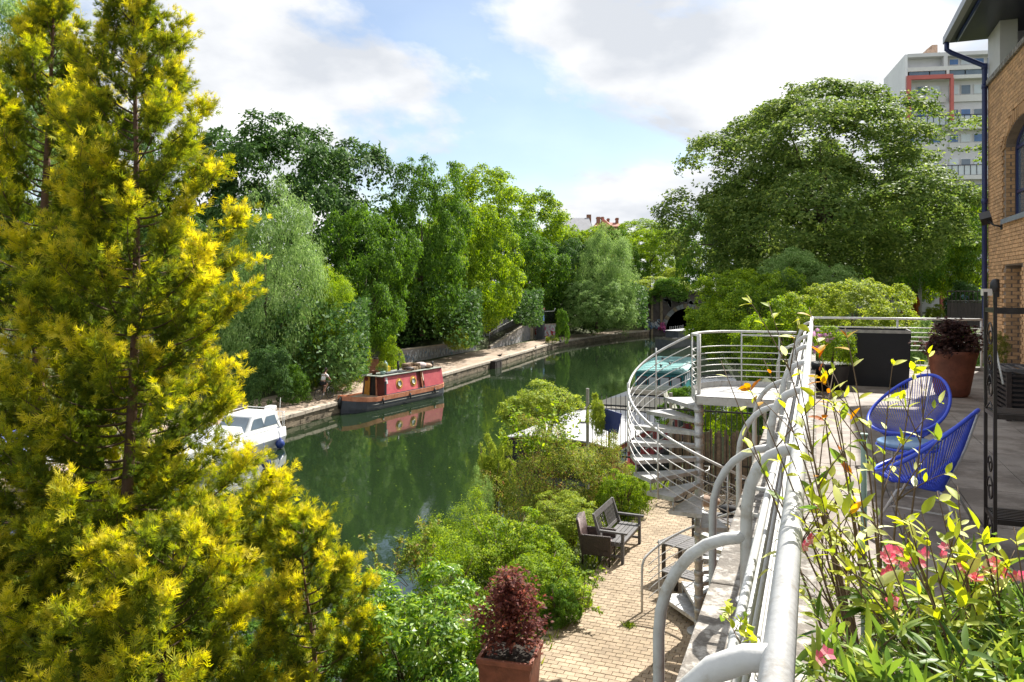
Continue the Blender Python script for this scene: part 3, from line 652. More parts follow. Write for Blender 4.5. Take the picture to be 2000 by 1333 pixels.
for d, rr in ((.95, .0155), (1.075, .0145), (1.20, .0145), (1.32, .013), (1.43, .012)):
    for (a, b) in ((-2.5, 13.3), (14.7, 18.9)):
        MB().tube([(-.20, a, CAMZ-d), (-.20, (a+b)/2, CAMZ-d), (-.20, b, CAMZ-d)], rr, 8).build('rail_bar', M['rail_paint'], bal)
    for k in range(7):
        q = .9+k*1.9+d*1.3
        if q < 13: MB().tube([(-.20, q, CAMZ-d), (-.20, q+.05, CAMZ-d)], rr+.003, 8).build('sleeve', M['rail_paint'], bal)
MB().tube([(-.069, 18.9, RT-.005), (-.069, 18.95, 5.4)], .03, 12).build('corner_post', M['rail_paint'], bal)
MB().tube([(-.069, 18.9, RT), (1.7, 19.0, RT), (3.35, 19.1, RT)], .026, 12).build('back_handrail', M['rail_paint'], bal)
for d in (.95, 1.055, 1.155, 1.25, 1.345, 1.45): MB().tube([(-.069, 18.92, CAMZ-d), (3.35, 19.12, CAMZ-d)], .0105, 8).build('rail_bar', M['rail_paint'], bal)
MB().tube([(3.33, 19.1, RT), (3.33, 19.1, 5.4)], .024, 10).build('post', M['rail_paint'], bal)
MB().tube([(1.7, 19.0, RT), (1.7, 19.0, 5.4)], .024, 10).build('post', M['rail_paint'], bal)
MB().bx(-.1, WL, 19.02, 19.3, 5.40, 5.47).build('back_kerb', M['coping'], bal)
# ------------------------------------------------------------------ spiral stair
CX, CY = 3.163, 13.0; R = 1.18; NT = 18; ST = math.radians(21.5); A0 = math.radians(95); RISE = (FZ-PZ)/19
stair = empty('spiral_staircase', 'pale galvanised spiral staircase winding down from the terrace to the patio', 'staircase', (CX, CY, 0))
MB().tube([(0, 0, PZ), (0, 0, 3.4), (0, 0, FZ-.02)], .07, 20).tube([(0, 0, 4.1), (0, 0, 4.115)], .073, 20).tube([(0, 0, 2.9), (0, 0, 2.915)], .073, 20).build('column', M['galv'], stair)
MB().tube([(0, 0, FZ-.025), (0, 0, FZ-.005)], .095, 20).build('column_cap', M['galv'], stair)
MB().tube([(0, 0, PZ), (0, 0, PZ+.03)], .2, 24).build('base_plate', M['galv'], stair)
hw = math.radians(13.2)
for k in range(NT):
    a = A0+k*ST; z = FZ-(k+1)*RISE
    def pol(r_, an): return (r_*math.cos(an), r_*math.sin(an))
    i0, i1 = pol(.06, a-1.0), pol(.06, a+1.0); o0, o1 = pol(R-.03, a-hw), pol(R-.03, a+hw)
    poly = [i0, o0, o1, i1]
    mb = MB().prism(poly, z-.006, z)
    for p0, p1 in ((i0, o0), (o0, o1), (o1, i1)):
        d_ = Vector((p1[0]-p0[0], p1[1]-p0[1])); n_ = Vector((-d_.y, d_.x)).normalized()*.006
        mb.prism([p0, p1, (p1[0]+n_.x, p1[1]+n_.y), (p0[0]+n_.x, p0[1]+n_.y)], z-.065, z-.006)
    tr = mb.build('tread', M['galv'], stair)
    q0 = pol(R-.045, a+hw*.92)
    MB().tube([(q0[0], q0[1], z-.07), (q0[0], q0[1], z-RISE+.002)], .014, 6).build('spacer', M['galv'], tr)
    MB().tube([(0, 0, z-.09), (0, 0, z-.005)], .082, 16).build('collar', M['galv'], tr)
def helix(r_, a0, a1, h, n=60):
    out = []
    for i in range(n+1):
        a = a0+(a1-a0)*i/n; z = FZ-RISE*(a-A0+ST*.5)/ST+h-RISE*.5
        out.append((r_*math.cos(a), r_*math.sin(a), min(z, FZ+h-.0)))
    return out
H0, H1 = math.radians(84), math.radians(488)
hp = [(0.0, .05, FZ+.96), (-.0, .5, FZ+1.0)]
hr = helix(R, H0, H1, 1.02, 90)
e = Vector(hr[-1]); hr += [tuple(e+Vector((-.05, -.05, -.04))), tuple(e+Vector((-.09, -.1, -.14))), tuple(e+Vector((-.10, -.12, -.3))), (e.x-.10, e.y-.12, PZ)]
MB().tube(hr, .022, 10).build('handrail', M['rail_paint'], stair)
for hgt_ in (.22, .37, .52, .67, .82): MB().tube(helix(R, H0, H1-.05, hgt_, 80), .0085, 6).build('rail_rod', M['rail_paint'], stair)
for k in (1, 3.5, 6, 8.5, 11, 13.5, 16, 17.6):
    a = A0+k*ST; z = FZ-RISE*(k+1)
    MB().tube([(R*math.cos(a), R*math.sin(a), z-.06), (R*math.cos(a), R*math.sin(a), z+1.12)], .014 if k not in (3.5,) else .022, 8).build('baluster', M['rail_paint'], stair)
# landing (local coords are world minus column)
def TL(u, v, z): q = T(u, v, z); return (q.x-CX, q.y-CY, q.z)
MB().tube([(0, 0, FZ-.005), (0, 0, FZ+1.02)], .033, 14).build('newel', M['rail_paint'], stair)
edge = [(13.05, -1.86), (13.5, -1.98), (13.9, -1.93), (14.2, -1.80), (14.45, -1.58), (14.58, -1.25), (14.6, -.48)]
pl = [TL(13.02, -1.84, 0)[:2], TL(13.02, -.48, 0)[:2]]+[TL(u, v, 0)[:2] for u, v in reversed(edge[1:])]
pl = pl[::1]
MB().prism(pl, FZ-.012, FZ).build('landing_plate', M['galv'], stair)
kp = MB()
for (a, b) in zip(edge, edge[1:]):
    a1, b1 = TL(*a, FZ), TL(*b, FZ); kp.add([(a1[0], a1[1], FZ-.12), (b1[0], b1[1], FZ-.12), (b1[0], b1[1], FZ+.10), (a1[0], a1[1], FZ+.10)], [(0, 1, 2, 3)])
kp.build('kick_plate', M['rail_paint'], stair)
f0, f1 = TL(13.02, -1.84, 0), TL(13.02, -.48, 0)
MB().add([(f0[0], f0[1], FZ-.14), (f1[0], f1[1], FZ-.14), (f1[0], f1[1], FZ-.0), (f0[0], f0[1], FZ-.0)], [(0, 1, 2, 3)]).build('front_fascia', M['rail_paint'], stair)
MB().tube([(0, 0, FZ+1.0)]+[TL(u, v, FZ+1.0) for u, v in edge[1:]]+[TL(14.6, -.3, FZ+1.0)], .022, 10).build('landing_handrail', M['rail_paint'], stair)
MB().tube([TL(14.62, -1.25, FZ+.93), TL(14.62, -.3, FZ+.93)], .014, 8).build('landing_rod', M['rail_paint'], stair)
for h in (.18, .29, .40, .51, .62, .74): MB().tube([TL(u, v, FZ+h) for u, v in edge]+[TL(14.6, -.3, FZ+h)], .0085, 6).build('landing_rod', M['rail_paint'], stair)
for (u, v) in ((13.5, -1.98), (14.58, -1.25), (14.6, -.6)): MB().tube([TL(u, v, FZ-.1), TL(u, v, FZ+1.0)], .013, 8).build('landing_post', M['rail_paint'], stair)
# ------------------------------------------------------------------ trees: left bank
gl = 'trees along the towpath side of the canal'
TR = [ # label, x0,x1,yt,yb,D,base_z, kind, mat
 ('tall dark green tree with a broad rounded crown behind the silvery willow', 355, 735, 190, 640, 66, 4.5, 'a', 'dkgreen'),
 ('silvery grey willow overhanging the path left of the dark tree', 420, 615, 345, 760, 46.5, 1.2, 'w', 'silver'),
 ('yellow green tree drooping over the cyclist beside the silvery willow', 560, 700, 515, 745, 48.5, 1.2, 'w', 'brgreen'),
 ('mid green tree right below the tall dark crown and left of the pointed one', 628, 800, 385, 700, 58, 2.2, 'b', 'midgreen'),
 ('tall green tree with a pointed top at the middle of the row', 742, 905, 308, 640, 68, 3.0, 'c', 'midgreen'),
 ('broad bright tree right of the pointed one with its top against the sky', 820, 1000, 365, 650, 78, 3.0, 'a', 'brgreen'),
 ('low dense green tree spilling over the painted wall', 755, 940, 480, 668, 74, 2.2, 'b', 'brgreen'),
 ('dome shaped yellow green tree on the skyline behind the row', 862, 1085, 318, 560, 112, 6.5, 'c', 'brgreen'),
 ('medium green tree above the ramp railing', 925, 1085, 420, 618, 99, 3.0, 'c', 'midgreen'),
 ('small bright tree leaning out over the top of the ramp', 985, 1080, 480, 618, 101, 2.5, 'b', 'brgreen'),
 ('very dark tree beyond the ramp near the far canal bend', 1070, 1185, 440, 640, 105, 2.5, 'a', 'dkgreen'),
 ('pale silver leaved tree hanging low over the far bank', 1110, 1222, 540, 645, 97, 2.0, 'b', 'silver'),
 ('tall soft grey green tree left of the tunnel mouth', 1140, 1246, 432, 640, 100, 2.5, 'w', 'silver'),
 ('light green tree on the embankment above the tunnel', 1215, 1325, 440, 560, 135, 6.0, 'b', 'brgreen'),
 ('far pale tree on the skyline left of the large plane tree', 1200, 1330, 428, 500, 175, 7.0, 'c', 'brgreen'),
 ('rounded green tree below the far slate roof', 1060, 1190, 412, 620, 128, 6.0, 'a', 'brgreen'),
 ('soft green tree below the far brick chimneys', 1150, 1250, 440, 620, 132, 6.0, 'c', 'midgreen'),
 ('feathery pale green tree standing in the top left corner', -130, 105, -60, 330, 36, 1.5, 'w', 'silver'),
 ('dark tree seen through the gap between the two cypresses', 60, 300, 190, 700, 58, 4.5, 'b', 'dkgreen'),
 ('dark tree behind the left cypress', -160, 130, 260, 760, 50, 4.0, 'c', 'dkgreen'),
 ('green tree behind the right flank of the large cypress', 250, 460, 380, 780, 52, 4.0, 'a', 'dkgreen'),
]
for i, t in enumerate(TR):
    tree('bank_tree', t[0], *t[1:7], t[7], t[8], gl, seed=i)
# wooded slope behind everything, read as one mass
def wood(name, boxes, mt, seed):
    r = np.random.default_rng(seed); V = []; 
    for (x0, x1, yt, yb, D, n, ls) in boxes:
        px = r.uniform(x0, x1, n); py = r.uniform(yt, yb, n)+np.sin(px*.05)*8; d = D+r.normal(size=n)*3
        c = np.c_[(px-1000)/F*d, d, CAMZ-(py-HZ)/F*d]; nn_ = nrm(r.normal(size=(n, 3))+[0, -.7, .6]); a = nrm(np.cross(nn_, r.normal(size=(n, 3)))); L = ls*r.uniform(.6, 1.4, n)
        V.append(leaf_quads(c, a, nn_, L, L*.6)[0])
    v = np.concatenate(V); f = np.arange(len(v)).reshape(-1, 4)
    o = bpy.data.objects.new(name, np_mesh(name, v, f, G[mt])); COL.objects.link(o); return o
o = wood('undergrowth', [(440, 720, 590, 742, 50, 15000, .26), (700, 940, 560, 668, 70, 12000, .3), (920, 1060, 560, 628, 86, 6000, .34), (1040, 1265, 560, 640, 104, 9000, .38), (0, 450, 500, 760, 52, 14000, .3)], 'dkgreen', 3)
tag(o, 'tangled dark undergrowth covering the wooded slope above the towpath', 'undergrowth', kind='stuff')
bl = 'bushes at the back edge of the towpath'
for i, t in enumerate([
 ('dense bush with pale leaves right beside the cyclist', 622, 705, 668, 752, 46.5, 's', 'silver'),
 ('low bush left of the cyclist where the path meets the bank', 545, 618, 715, 775, 43.2, 's2', 'midgreen'),
 ('dark bush under the silvery willow', 480, 570, 690, 782, 41.5, 's', 'dkgreen'),
 ('small pale bush behind the brick planter', 735, 785, 660, 712, 54, 's2', 'brgreen'),
 ('sunlit weeds on top of the painted wall end', 868, 925, 636, 662, 68, 's2', 'limegreen'),
 ('ivy clad lump at the right end of the graffiti panel wall', 1084, 1112, 612, 668, 88, 's', 'midgreen'),
 ('grassy tuft at the foot of the pink graffiti panel', 1066, 1090, 656, 664, 87, 's2', 'limegreen')]):
    D = t[5]; bush('bush', t[0], *t[1:6], t[6], t[7], bl, seed=i, base=(.62 if i not in (4,) else 1.5))
# ------------------------------------------------------------------ trees: right bank
R1 = tree('plane_tree', 'very large spreading plane tree filling the right of the skyline', 1335, 1880, 178, 600, 44, 4.6, 'big', 'oak', None, rt=.55, seed=50)
gr = 'smaller trees below the plane tree'
for i, t in enumerate([
 ('bright tree filling the gap between the plane tree and the brick building', 1812, 1985, 360, 600, 52, 5.0, 'b', 'brgreen'),
 ('dark tree filling the lower left behind the plane tree', 1335, 1490, 360, 590, 62, 5.0, 'a', 'midgreen'),
 ('dark tree standing behind the middle of the plane tree', 1450, 1700, 300, 590, 66, 5.0, 'b', 'dkgreen'),
 ('dark tree behind the right half of the plane tree', 1640, 1860, 330, 600, 64, 5.0, 'c', 'midgreen'),
 ('light green leaning tree right of the tunnel mouth', 1372, 1560, 500, 700, 33, 1.8, 'a', 'brgreen'),
 ('greyish green young tree behind the light green thicket', 1490, 1665, 482, 640, 34, 3.2, 'c', 'silver'),
 ('lime green thicket tree directly behind the back railing', 1560, 1770, 535, 720, 27, 3.0, 'b', 'limegreen'),
 ('lime green bush tree behind the spiral stair landing', 1455, 1600, 575, 760, 28, 1.8, 'c', 'brgreen'),
 ('dark underplanted tree between thicket and plane tree', 1385, 1530, 560, 720, 40, 3.5, 'b', 'dkgreen')]):
    tree('thicket_tree', t[0], *t[1:7], t[7], t[8], gr, seed=60+i, rt=.1)
bt = empty('birch_tree', 'slim pale trunked tree with fine hanging leaves beyond the back railing', 'tree', Q(1797, 618, 52))
bt.location.z = 4.9
b = MB().tube([(0, 0, -.3), (0, 0, 2.0), (.15, 0, 4), (.1, 0, 6.5)], [.14, .12, .09, .04], 10)
for i in range(12): b.tube(bez((.1, 0, 2.2+i*.3), (.6*math.cos(i*2.4), .6*math.sin(i*2.4), 3.4+i*.3), (1.7*math.cos(i*2.4), 1.7*math.sin(i*2.4), 3.5+i*.3), 4), [.04, .03, .02, .012, .006], 5)
b.build('trunk', M['barkpale'], bt); put_crown('crown', CR['w'][0], G['midgreen'], (0, 0, 5.2), (3.9, 3.9, 3.9), bt)
b = MB().tube([(.45, 1.5, -.3), (.5, 1.5, 5)], [.22, .15], 10).build('second_stem', M['bark'], bt)
for i, t in enumerate([('round orange leaved shrub left of the slim pale trunk', 1772, 1796, 584, 612, 50, 's', 'amber'), ('low lime shrub right of the slim pale trunk', 1808, 1850, 596, 614, 50, 's2', 'limegreen'),
  ('dark hedge at the foot of the brick building corner', 1850, 1925, 560, 625, 46, 's', 'dkgreen'), ('grey leaved shrub just outside the back railing', 1770, 1830, 625, 690, 24, 's2', 'silver'), ('green shrub outside the back railing next to the wall', 1820, 1925, 645, 700, 23, 's2', 'midgreen')]):
    bush('garden_shrub', t[0], *t[1:6], t[6], t[7], 'shrubs beyond the back railing', seed=20+i, base=4.7 if i < 3 else 4.3)
# garden pavilion behind the pale trunk
pv = empty('garden_building', 'small building with brown red porch and pale blue boarding behind the slim pale trunk', 'building', (Q(1800, 600, 62).x, 62, 4.9), -.2)
MB().bx(-3.0, 4.5, 0, 4, 0, 4.2).build('wall', M['towergrey'], pv); MB().bx(-3.2, 4.7, -.25, 4.2, 4.2, 4.4).build('roof', M['slate'], pv)
MB().bx(-1.9, -1.6, -1.6, -1.3, 0, 2.75).bx(.9, 1.2, -1.6, -1.3, 0, 2.75).bx(-2.1, 1.4, -1.75, -.02, 2.75, 3.2).build('porch', M['towerred'], pv)
for i in range(9): MB().bx(1.6+i*.3, 1.88+i*.3, -.04, -.002, .7, 2.6).build('board', M['bluetop'], pv)
w_ = MB().bx(-1.2, .3, -.05, -.002, .9, 2.4).build('window', M['render'], pv); MB().bx(-1.1, .2, -.06, -.052, 1.0, 2.3).build('pane', M['glass'], pv)
lp = empty('lamp_post', 'black lantern topped lamp post in the shade under the plane tree', 'street lamp', (Q(1738, 600, 50).x, 50, 4.8))
MB().tube([(0, 0, -.2), (0, 0, .5), (0, 0, 3.3)], [.09, .05, .04], 8).build('post', M['black_metal'], lp)
MB().lathe([(.05, 3.3), (.16, 3.75), (.001, 3.78)], (0, 0, 0), 8).build('lantern', M['palepane'], lp); MB().lathe([(.2, 3.78), (.06, 3.98), (.001, 4.1)], (0, 0, 0), 8).build('cap', M['black_metal'], lp)
# dark timber fence beyond the railing by the building
fe = empty('garden_fence', 'dark board fence with a trellis top beyond the building corner', 'fence', (Q(1850, 620, 40).x, 40, 4.6), -.25)
for i in range(22): MB().bx(i*.16, i*.16+.15, 0, .03, 0, 1.75).build('board', M['teakdark'], fe)
MB().bx(0, 3.5, -.02, .05, 1.78, 1.84).bx(0, 3.5, -.02, .05, 2.3, 2.35).build('trellis_rail', M['teakdark'], fe)
tb = MB()
for i in range(18): tb.bx(i*.2, i*.2+.03, 0, .03, 1.84, 2.3)
tb.build('trellis', M['teakdark'], fe)
# ------------------------------------------------------------------ tunnel portal
tp = empty('tunnel_portal', 'sooty brick canal tunnel portal with a dark round arch and whitewashed ring', 'tunnel', (25.4, 111.3, 0))
ra = 3.1; sp = .6; n = 20; mb = MB(); x0, x1, zt = -6.3, 9, 6.0
mb.bx(x0, -ra, 0, 1, -1, zt).bx(ra, x1, 0, 1, -1, zt)
for i in range(n):
    a0, a1 = PI*i/n, PI*(i+1)/n; u0, u1 = -ra*math.cos(a0), -ra*math.cos(a1); z0, z1 = sp+ra*1.05*math.sin(a0), sp+ra*1.05*math.sin(a1)
    mb.add([(u0, 0, z0), (u1, 0, z1), (u1, 0, zt), (u0, 0, zt), (u0, 1, z0), (u1, 1, z1), (u1, 1, zt), (u0, 1, zt)], [(0, 1, 2, 3), (7, 6, 5, 4), (0, 4, 5, 1), (3, 2, 6, 7)])
mb.build('wall', M['portal'], tp)
mb = MB()
for i in range(n):
    a0, a1 = PI*(i+.04)/n, PI*(i+.96)/n
    P_ = [(-(ra+d)*math.cos(a), -.08, sp+(ra*1.05+d)*math.sin(a)) for d, a in ((0.02, a0), (0.02, a1), (.65, a1), (.65, a0))]
    piece_v = P_+[(p[0], -.002, p[2]) for p in P_]
    MB().add(piece_v, [(0, 1, 2, 3), (0, 4, 5, 1), (1, 5, 6, 2), (2, 6, 7, 3), (3, 7, 4, 0)]).build('arch_stone', M['portalpale'] if i % 3 else M['bankstone'], tp)
MB().bx(x0-.1, x1, -.15, .9, zt, zt+.35).build('parapet', M['portal'], tp)
MB().bx(-5.3, -5.0, -.22, -.002, -.2, zt-.1).bx(-3.95, -3.6, -.2, -.002, .9, zt-.1).build('pilaster', M['bankstone'], tp)
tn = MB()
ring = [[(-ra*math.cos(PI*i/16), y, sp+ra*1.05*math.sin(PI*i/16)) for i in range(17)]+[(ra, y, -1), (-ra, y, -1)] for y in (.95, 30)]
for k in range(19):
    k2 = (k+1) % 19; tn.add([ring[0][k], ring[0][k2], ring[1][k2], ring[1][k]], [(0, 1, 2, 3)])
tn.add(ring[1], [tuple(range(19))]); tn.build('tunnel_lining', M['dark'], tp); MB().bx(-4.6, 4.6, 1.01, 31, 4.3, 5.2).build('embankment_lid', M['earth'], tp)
def graffiti(parent, x0, x1, z0, z1, y, mts, n, seed, place=None, w=.045, rz=0):
    """sprayed letter-like strokes, thin ribbons just proud of the wall (local x along the wall, z up)"""
    rg = random.Random(seed)
    for mi, mm in enumerate(mts):
        g = MB()
        for k in range(n):
            cx = x0+(x1-x0)*(k+rg.random())/n; cz = lerp(z0, z1, rg.uniform(.3, .7)); hh = (z1-z0)*rg.uniform(.25, .48); ww = hh*rg.uniform(.35, .8)
            pts = [(cx+rg.uniform(-ww, ww), cz+rg.uniform(-hh, hh)) for _ in range(5)]
            sm = []
            for i in range(1, 4):
                a = ((pts[i-1][0]+pts[i][0])/2, (pts[i-1][1]+pts[i][1])/2); c = ((pts[i+1][0]+pts[i][0])/2, (pts[i+1][1]+pts[i][1])/2)
                sm += [(a[0]*(1-t)**2+pts[i][0]*2*t*(1-t)+c[0]*t*t, a[1]*(1-t)**2+pts[i][1]*2*t*(1-t)+c[1]*t*t) for t in (0, .25, .5, .75)]
            yy = y-.003*mi-.00007*k; ww_ = w*rg.uniform(.7, 1.5)
            for a, c in zip(sm, sm[1:]):
                d = Vector((c[0]-a[0], c[1]-a[1]));
                if d.length < 1e-4: continue
                q = Vector((-d.y, d.x)).normalized()*ww_/2; e = d.normalized()*ww_*.25
                cl = lambda p: (min(max(p[0], x0), x1), yy, min(max(p[1], z0), z1))
                g.add([cl((a[0]-e.x-q.x, a[1]-e.y-q.y)), cl((c[0]+e.x-q.x, c[1]+e.y-q.y)), cl((c[0]+e.x+q.x, c[1]+e.y+q.y)), cl((a[0]-e.x+q.x, a[1]-e.y+q.y))], [(0, 1, 2, 3)])
        g.build('graffiti', mm, parent)
def paint(n, c): return mat(n, c, .6, .12, 3, 0)
GP = {k: paint('spray_'+k, c) for k, c in dict(white=(.62, .63, .65), pink=(.62, .10, .30), black=(.03, .03, .035), blue=(.16, .26, .40), teal=(.08, .30, .30), yellow=(.6, .42, .04), red=(.5, .07, .05), green=(.08, .3, .1), purple=(.25, .05, .3)).items()}
graffiti(tp, -6.2, -4.0, .6, 2.3, -.235, [GP['blue'], GP['white']], 16, 1, w=.09)
graffiti(tp, -4.3, -3.15, .2, 2.0, -.235, [GP['purple'], GP['pink']], 9, 2, w=.13)
graffiti(tp, -3.5, 3.2, 4.0, 5.6, -.012, [M['portalpale']], 9, 5, w=.35)
for i, t in enumerate([('dark ivy draped over the tunnel parapet', 1262, 1345, 548, 585, 110.3, 's', 'midgreen', 4.6), ('sunlit lime green weeds above the tunnel parapet', 1215, 1345, 542, 578, 113, 's2', 'limegreen', 5.6), ('lime bush on the embankment right of the small blue board', 1290, 1345, 528, 575, 116, 's', 'limegreen', 5.4)]):
    bush('ivy' if i == 0 else 'bush', t[0], *t[1:6], t[6], t[7], 'plants above the tunnel', base=t[8], seed=i, depth=.35 if i == 0 else 1)
o = MB().bx(-.9, .9, 0, .05, .5, 1.6).bx(-.8, -.72, 0, .06, -1, .5).bx(.72, .8, 0, .06, -1, .5).build('notice_board', M['bluetop'], None, Q(1297, 556, 111.5)); o.location.z = 6.1; tag(o, 'pale blue board standing in the weeds above the tunnel', 'board')
o = empty('hut', 'dark bluish hut glimpsed under the trees above the tunnel', 'hut', (Q(1320, 545, 128).x, 128, 6.2)); MB().bx(-3, 2.4, 0, 3, 0, 2.2).build('wall', M['teal'], o); MB().bx(-3.2, 2.6, -.2, 3.2, 2.2, 2.35).build('roof', M['teakdark'], o); MB().bx(-2, -1.2, -.03, -.002, .1, 1.9).build('door', M['teakdark'], o)
# ------------------------------------------------------------------ towpath walls and ramp railing
def pwall(name, label, a, b, z0, z1a, z1b, th, mt, cat='wall'):
    a, b = Vector((a[0], a[1])), Vector((b[0], b[1])); d = b-a; e = empty(name, label, cat, (a.x, a.y, 0), math.atan2(d.y, d.x)); L = d.length
    MB().add([(0, 0, z0), (L, 0, z0), (L, 0, z1b), (0, 0, z1a), (0, th, z0), (L, th, z0), (L, th, z1b), (0, th, z1a)], [(0, 1, 2, 3), (7, 6, 5, 4), (3, 2, 6, 7), (1, 5, 6, 2), (0, 3, 7, 4)]).build('wall_face', mt, e)
    MB().add([(-.02, -.04, z1a+.003), (L+.02, -.04, z1b+.003), (L+.02, th+.04, z1b+.003), (-.02, th+.04, z1a+.003), (-.02, -.04, z1a+.09), (L+.02, -.04, z1b+.09), (L+.02, th+.04, z1b+.09), (-.02, th+.04, z1a+.09)], [(3, 2, 1, 0), (4, 5, 6, 7), (0, 1, 5, 4), (1, 2, 6, 5), (2, 3, 7, 6), (3, 0, 4, 7)]).build('brick_coping', M['cope2'], e)
    return e, L
p0, p1 = W(775, 716, .66), W(930, 684, .66)
w1, L1 = pwall('graffiti_wall', 'low curved path wall covered in blue and white graffiti', (p0.x, p0.y), (p1.x, p1.y), .4, 1.9, 1.6, .3, M['graffwall'])
graffiti(w1, .2, L1-.3, .75, 1.65, -.012, [GP['blue'], GP['white']], 44, 3, w=.10); graffiti(w1, .2, L1-.3, .75, 1.75, -.022, [GP['white']], 30, 23, w=.13)
graffiti(w1, L1*.55, L1-.3, .72, 1.6, -.026, [GP['teal']], 6, 8, w=.09)
p2 = W(915, 668, .9)
w1b, _ = pwall('return_wall', 'short sunlit end of the low graffiti wall turning up the bank', (p1.x, p1.y), (p1.x-2.6, p1.y+5.2), .4, 1.62, 1.9, .3, M['cope2'])
q0, q1 = W(915, 676, .9), W(1025, 650, 1.2)
w2_, L2 = pwall('ramp_back_wall', 'wall behind the ramp with white and rainbow graffiti', (q0.x, q0.y+3), (q1.x, q1.y+3), .4, 2.3, 3.4, .3, M['graffwall'])
graffiti(w2_, .2, 5, 1.0, 2.2, -.012, [GP['black'], GP['white']], 12, 4, w=.10); graffiti(w2_, 4.6, 7.2, 1.4, 2.6, -.012, [GP['green'], GP['yellow'], GP['red'], GP['purple']], 5, 6, w=.13)
r0, r1 = W(958, 682, .66), W(1036, 663, .66)
w3, L3 = pwall('ramp_wall', 'sloping side wall of the ramp under the black railing', (r0.x, r0.y), (r1.x, r1.y), .4, .85, 2.75, .3, M['graffwall'])
graffiti(w3, L3*.45, L3-.4, .8, 1.6, -.012, [GP['blue'], GP['white']], 12, 9, w=.08)
rl = empty('ramp_railing', 'black railing climbing the ramp with a worn pale handrail', 'railing', w3.location, w3.rotation_euler.z)
rs = lambda t: lerp(.95, 2.85, t)
MB().tube([(0, .15, rs(0)+1.35), (L3, .15, rs(1)+1.25)], .05, 6).build('handrail', M['rail_paint'], rl); MB().tube([(0, .15, rs(0)+.12), (L3, .15, rs(1)+.1)], .025, 5).build('bottom_rail', M['black_metal'], rl)
nb = int(L3/.13); bm_ = MB().tube([(0, 0, 0), (0, 0, 1)], .016, 4).mesh('baluster'); bm_.materials.append(M['black_metal'])
for i in range(nb): t = (i+.5)/nb; piece('baluster', bm_, None, rl, (L3*t, .15, rs(t)+.1), (0, 0, 0), (1, 1, 1.2))
MB().tube([(0, .15, .6), (0, .15, rs(0)+1.4)], .05, 6).build('post', M['black_metal'], rl)
pr = empty('brick_pier', 'sunlit square pier at the head of the ramp railing', 'pier', (r1.x+.2, r1.y, 0), w3.rotation_euler.z); MB().bx(-.1, .8, -.15, .5, .5, 2.9).build('shaft', M['cope2'], pr)
cb_ = empty('utility_pillar', 'tall dark blue grey pillar between the ramp railing and the pink graffiti panel', 'pillar', (r1.x+1.6, r1.y-.2, 0), w3.rotation_euler.z); MB().bx(-.45, .45, 0, .8, .5, 4.1).build('body', M['hull'], cb_); MB().bx(-.5, .5, -.05, .85, 4.1, 4.5).build('cap', M['tilered'], cb_); MB().bx(-.3, .3, -.02, -.002, 2.9, 3.6).build('plate', M['bluetop'], cb_)
s0, s1 = W(1043, 662.5, .66), W(1086, 661, .66)
w4, L4 = pwall('graffiti_panel_wall', 'low wall with pink and orange graffiti lettering beyond the ramp', (s0.x, s0.y), (s1.x, s1.y), .4, 2.35, 2.35, .35, M['graffwall'])
graffiti(w4, .1, L4-.1, .8, 2.3, -.012, [GP['red'], GP['pink'], GP['white']], 7, 11, w=.14)
r2 = empty('panel_railing', 'brown black railing on top of the pink graffiti panel wall', 'railing', w4.location, w4.rotation_euler.z)
MB().tube([(0, .17, 3.95), (L4-.2, .17, 4.0), (L4, .17, 4.4)], .045, 6).build('handrail', M['rail_paint'], r2)
for i in range(int(L4/.14)): piece('baluster', bm_, None, r2, (.07+i*.14, .17, 2.44), (0, 0, 0), (1, 1, 1.52))
bp_ = empty('brick_planter', 'square brown brick planter box on the towpath behind the narrowboat', 'planter', W(722, 731, .66), .5)
MB().bx(-.85, .85, -.8, .8, 0, 1.15).build('brickwork', M['rbrick'], bp_); MB().bx(-.7, .7, -.65, .65, 1.15, 1.17).build('soil', M['soil'], bp_)
kb = MB()
for k in range(14):
    p = W(712-k*4.2, 730+k*2.6, .66); kb.box((p.x, p.y, .70+random.random()*.05), (.22, .45, .16), random.uniform(-.3, .3))
kb.build('edging_blocks', M['tilered'], None); tag(bpy.data.objects['edging_blocks'], 'broken red brick edging at the back of the path by the pale bush', 'edging', kind='stuff')
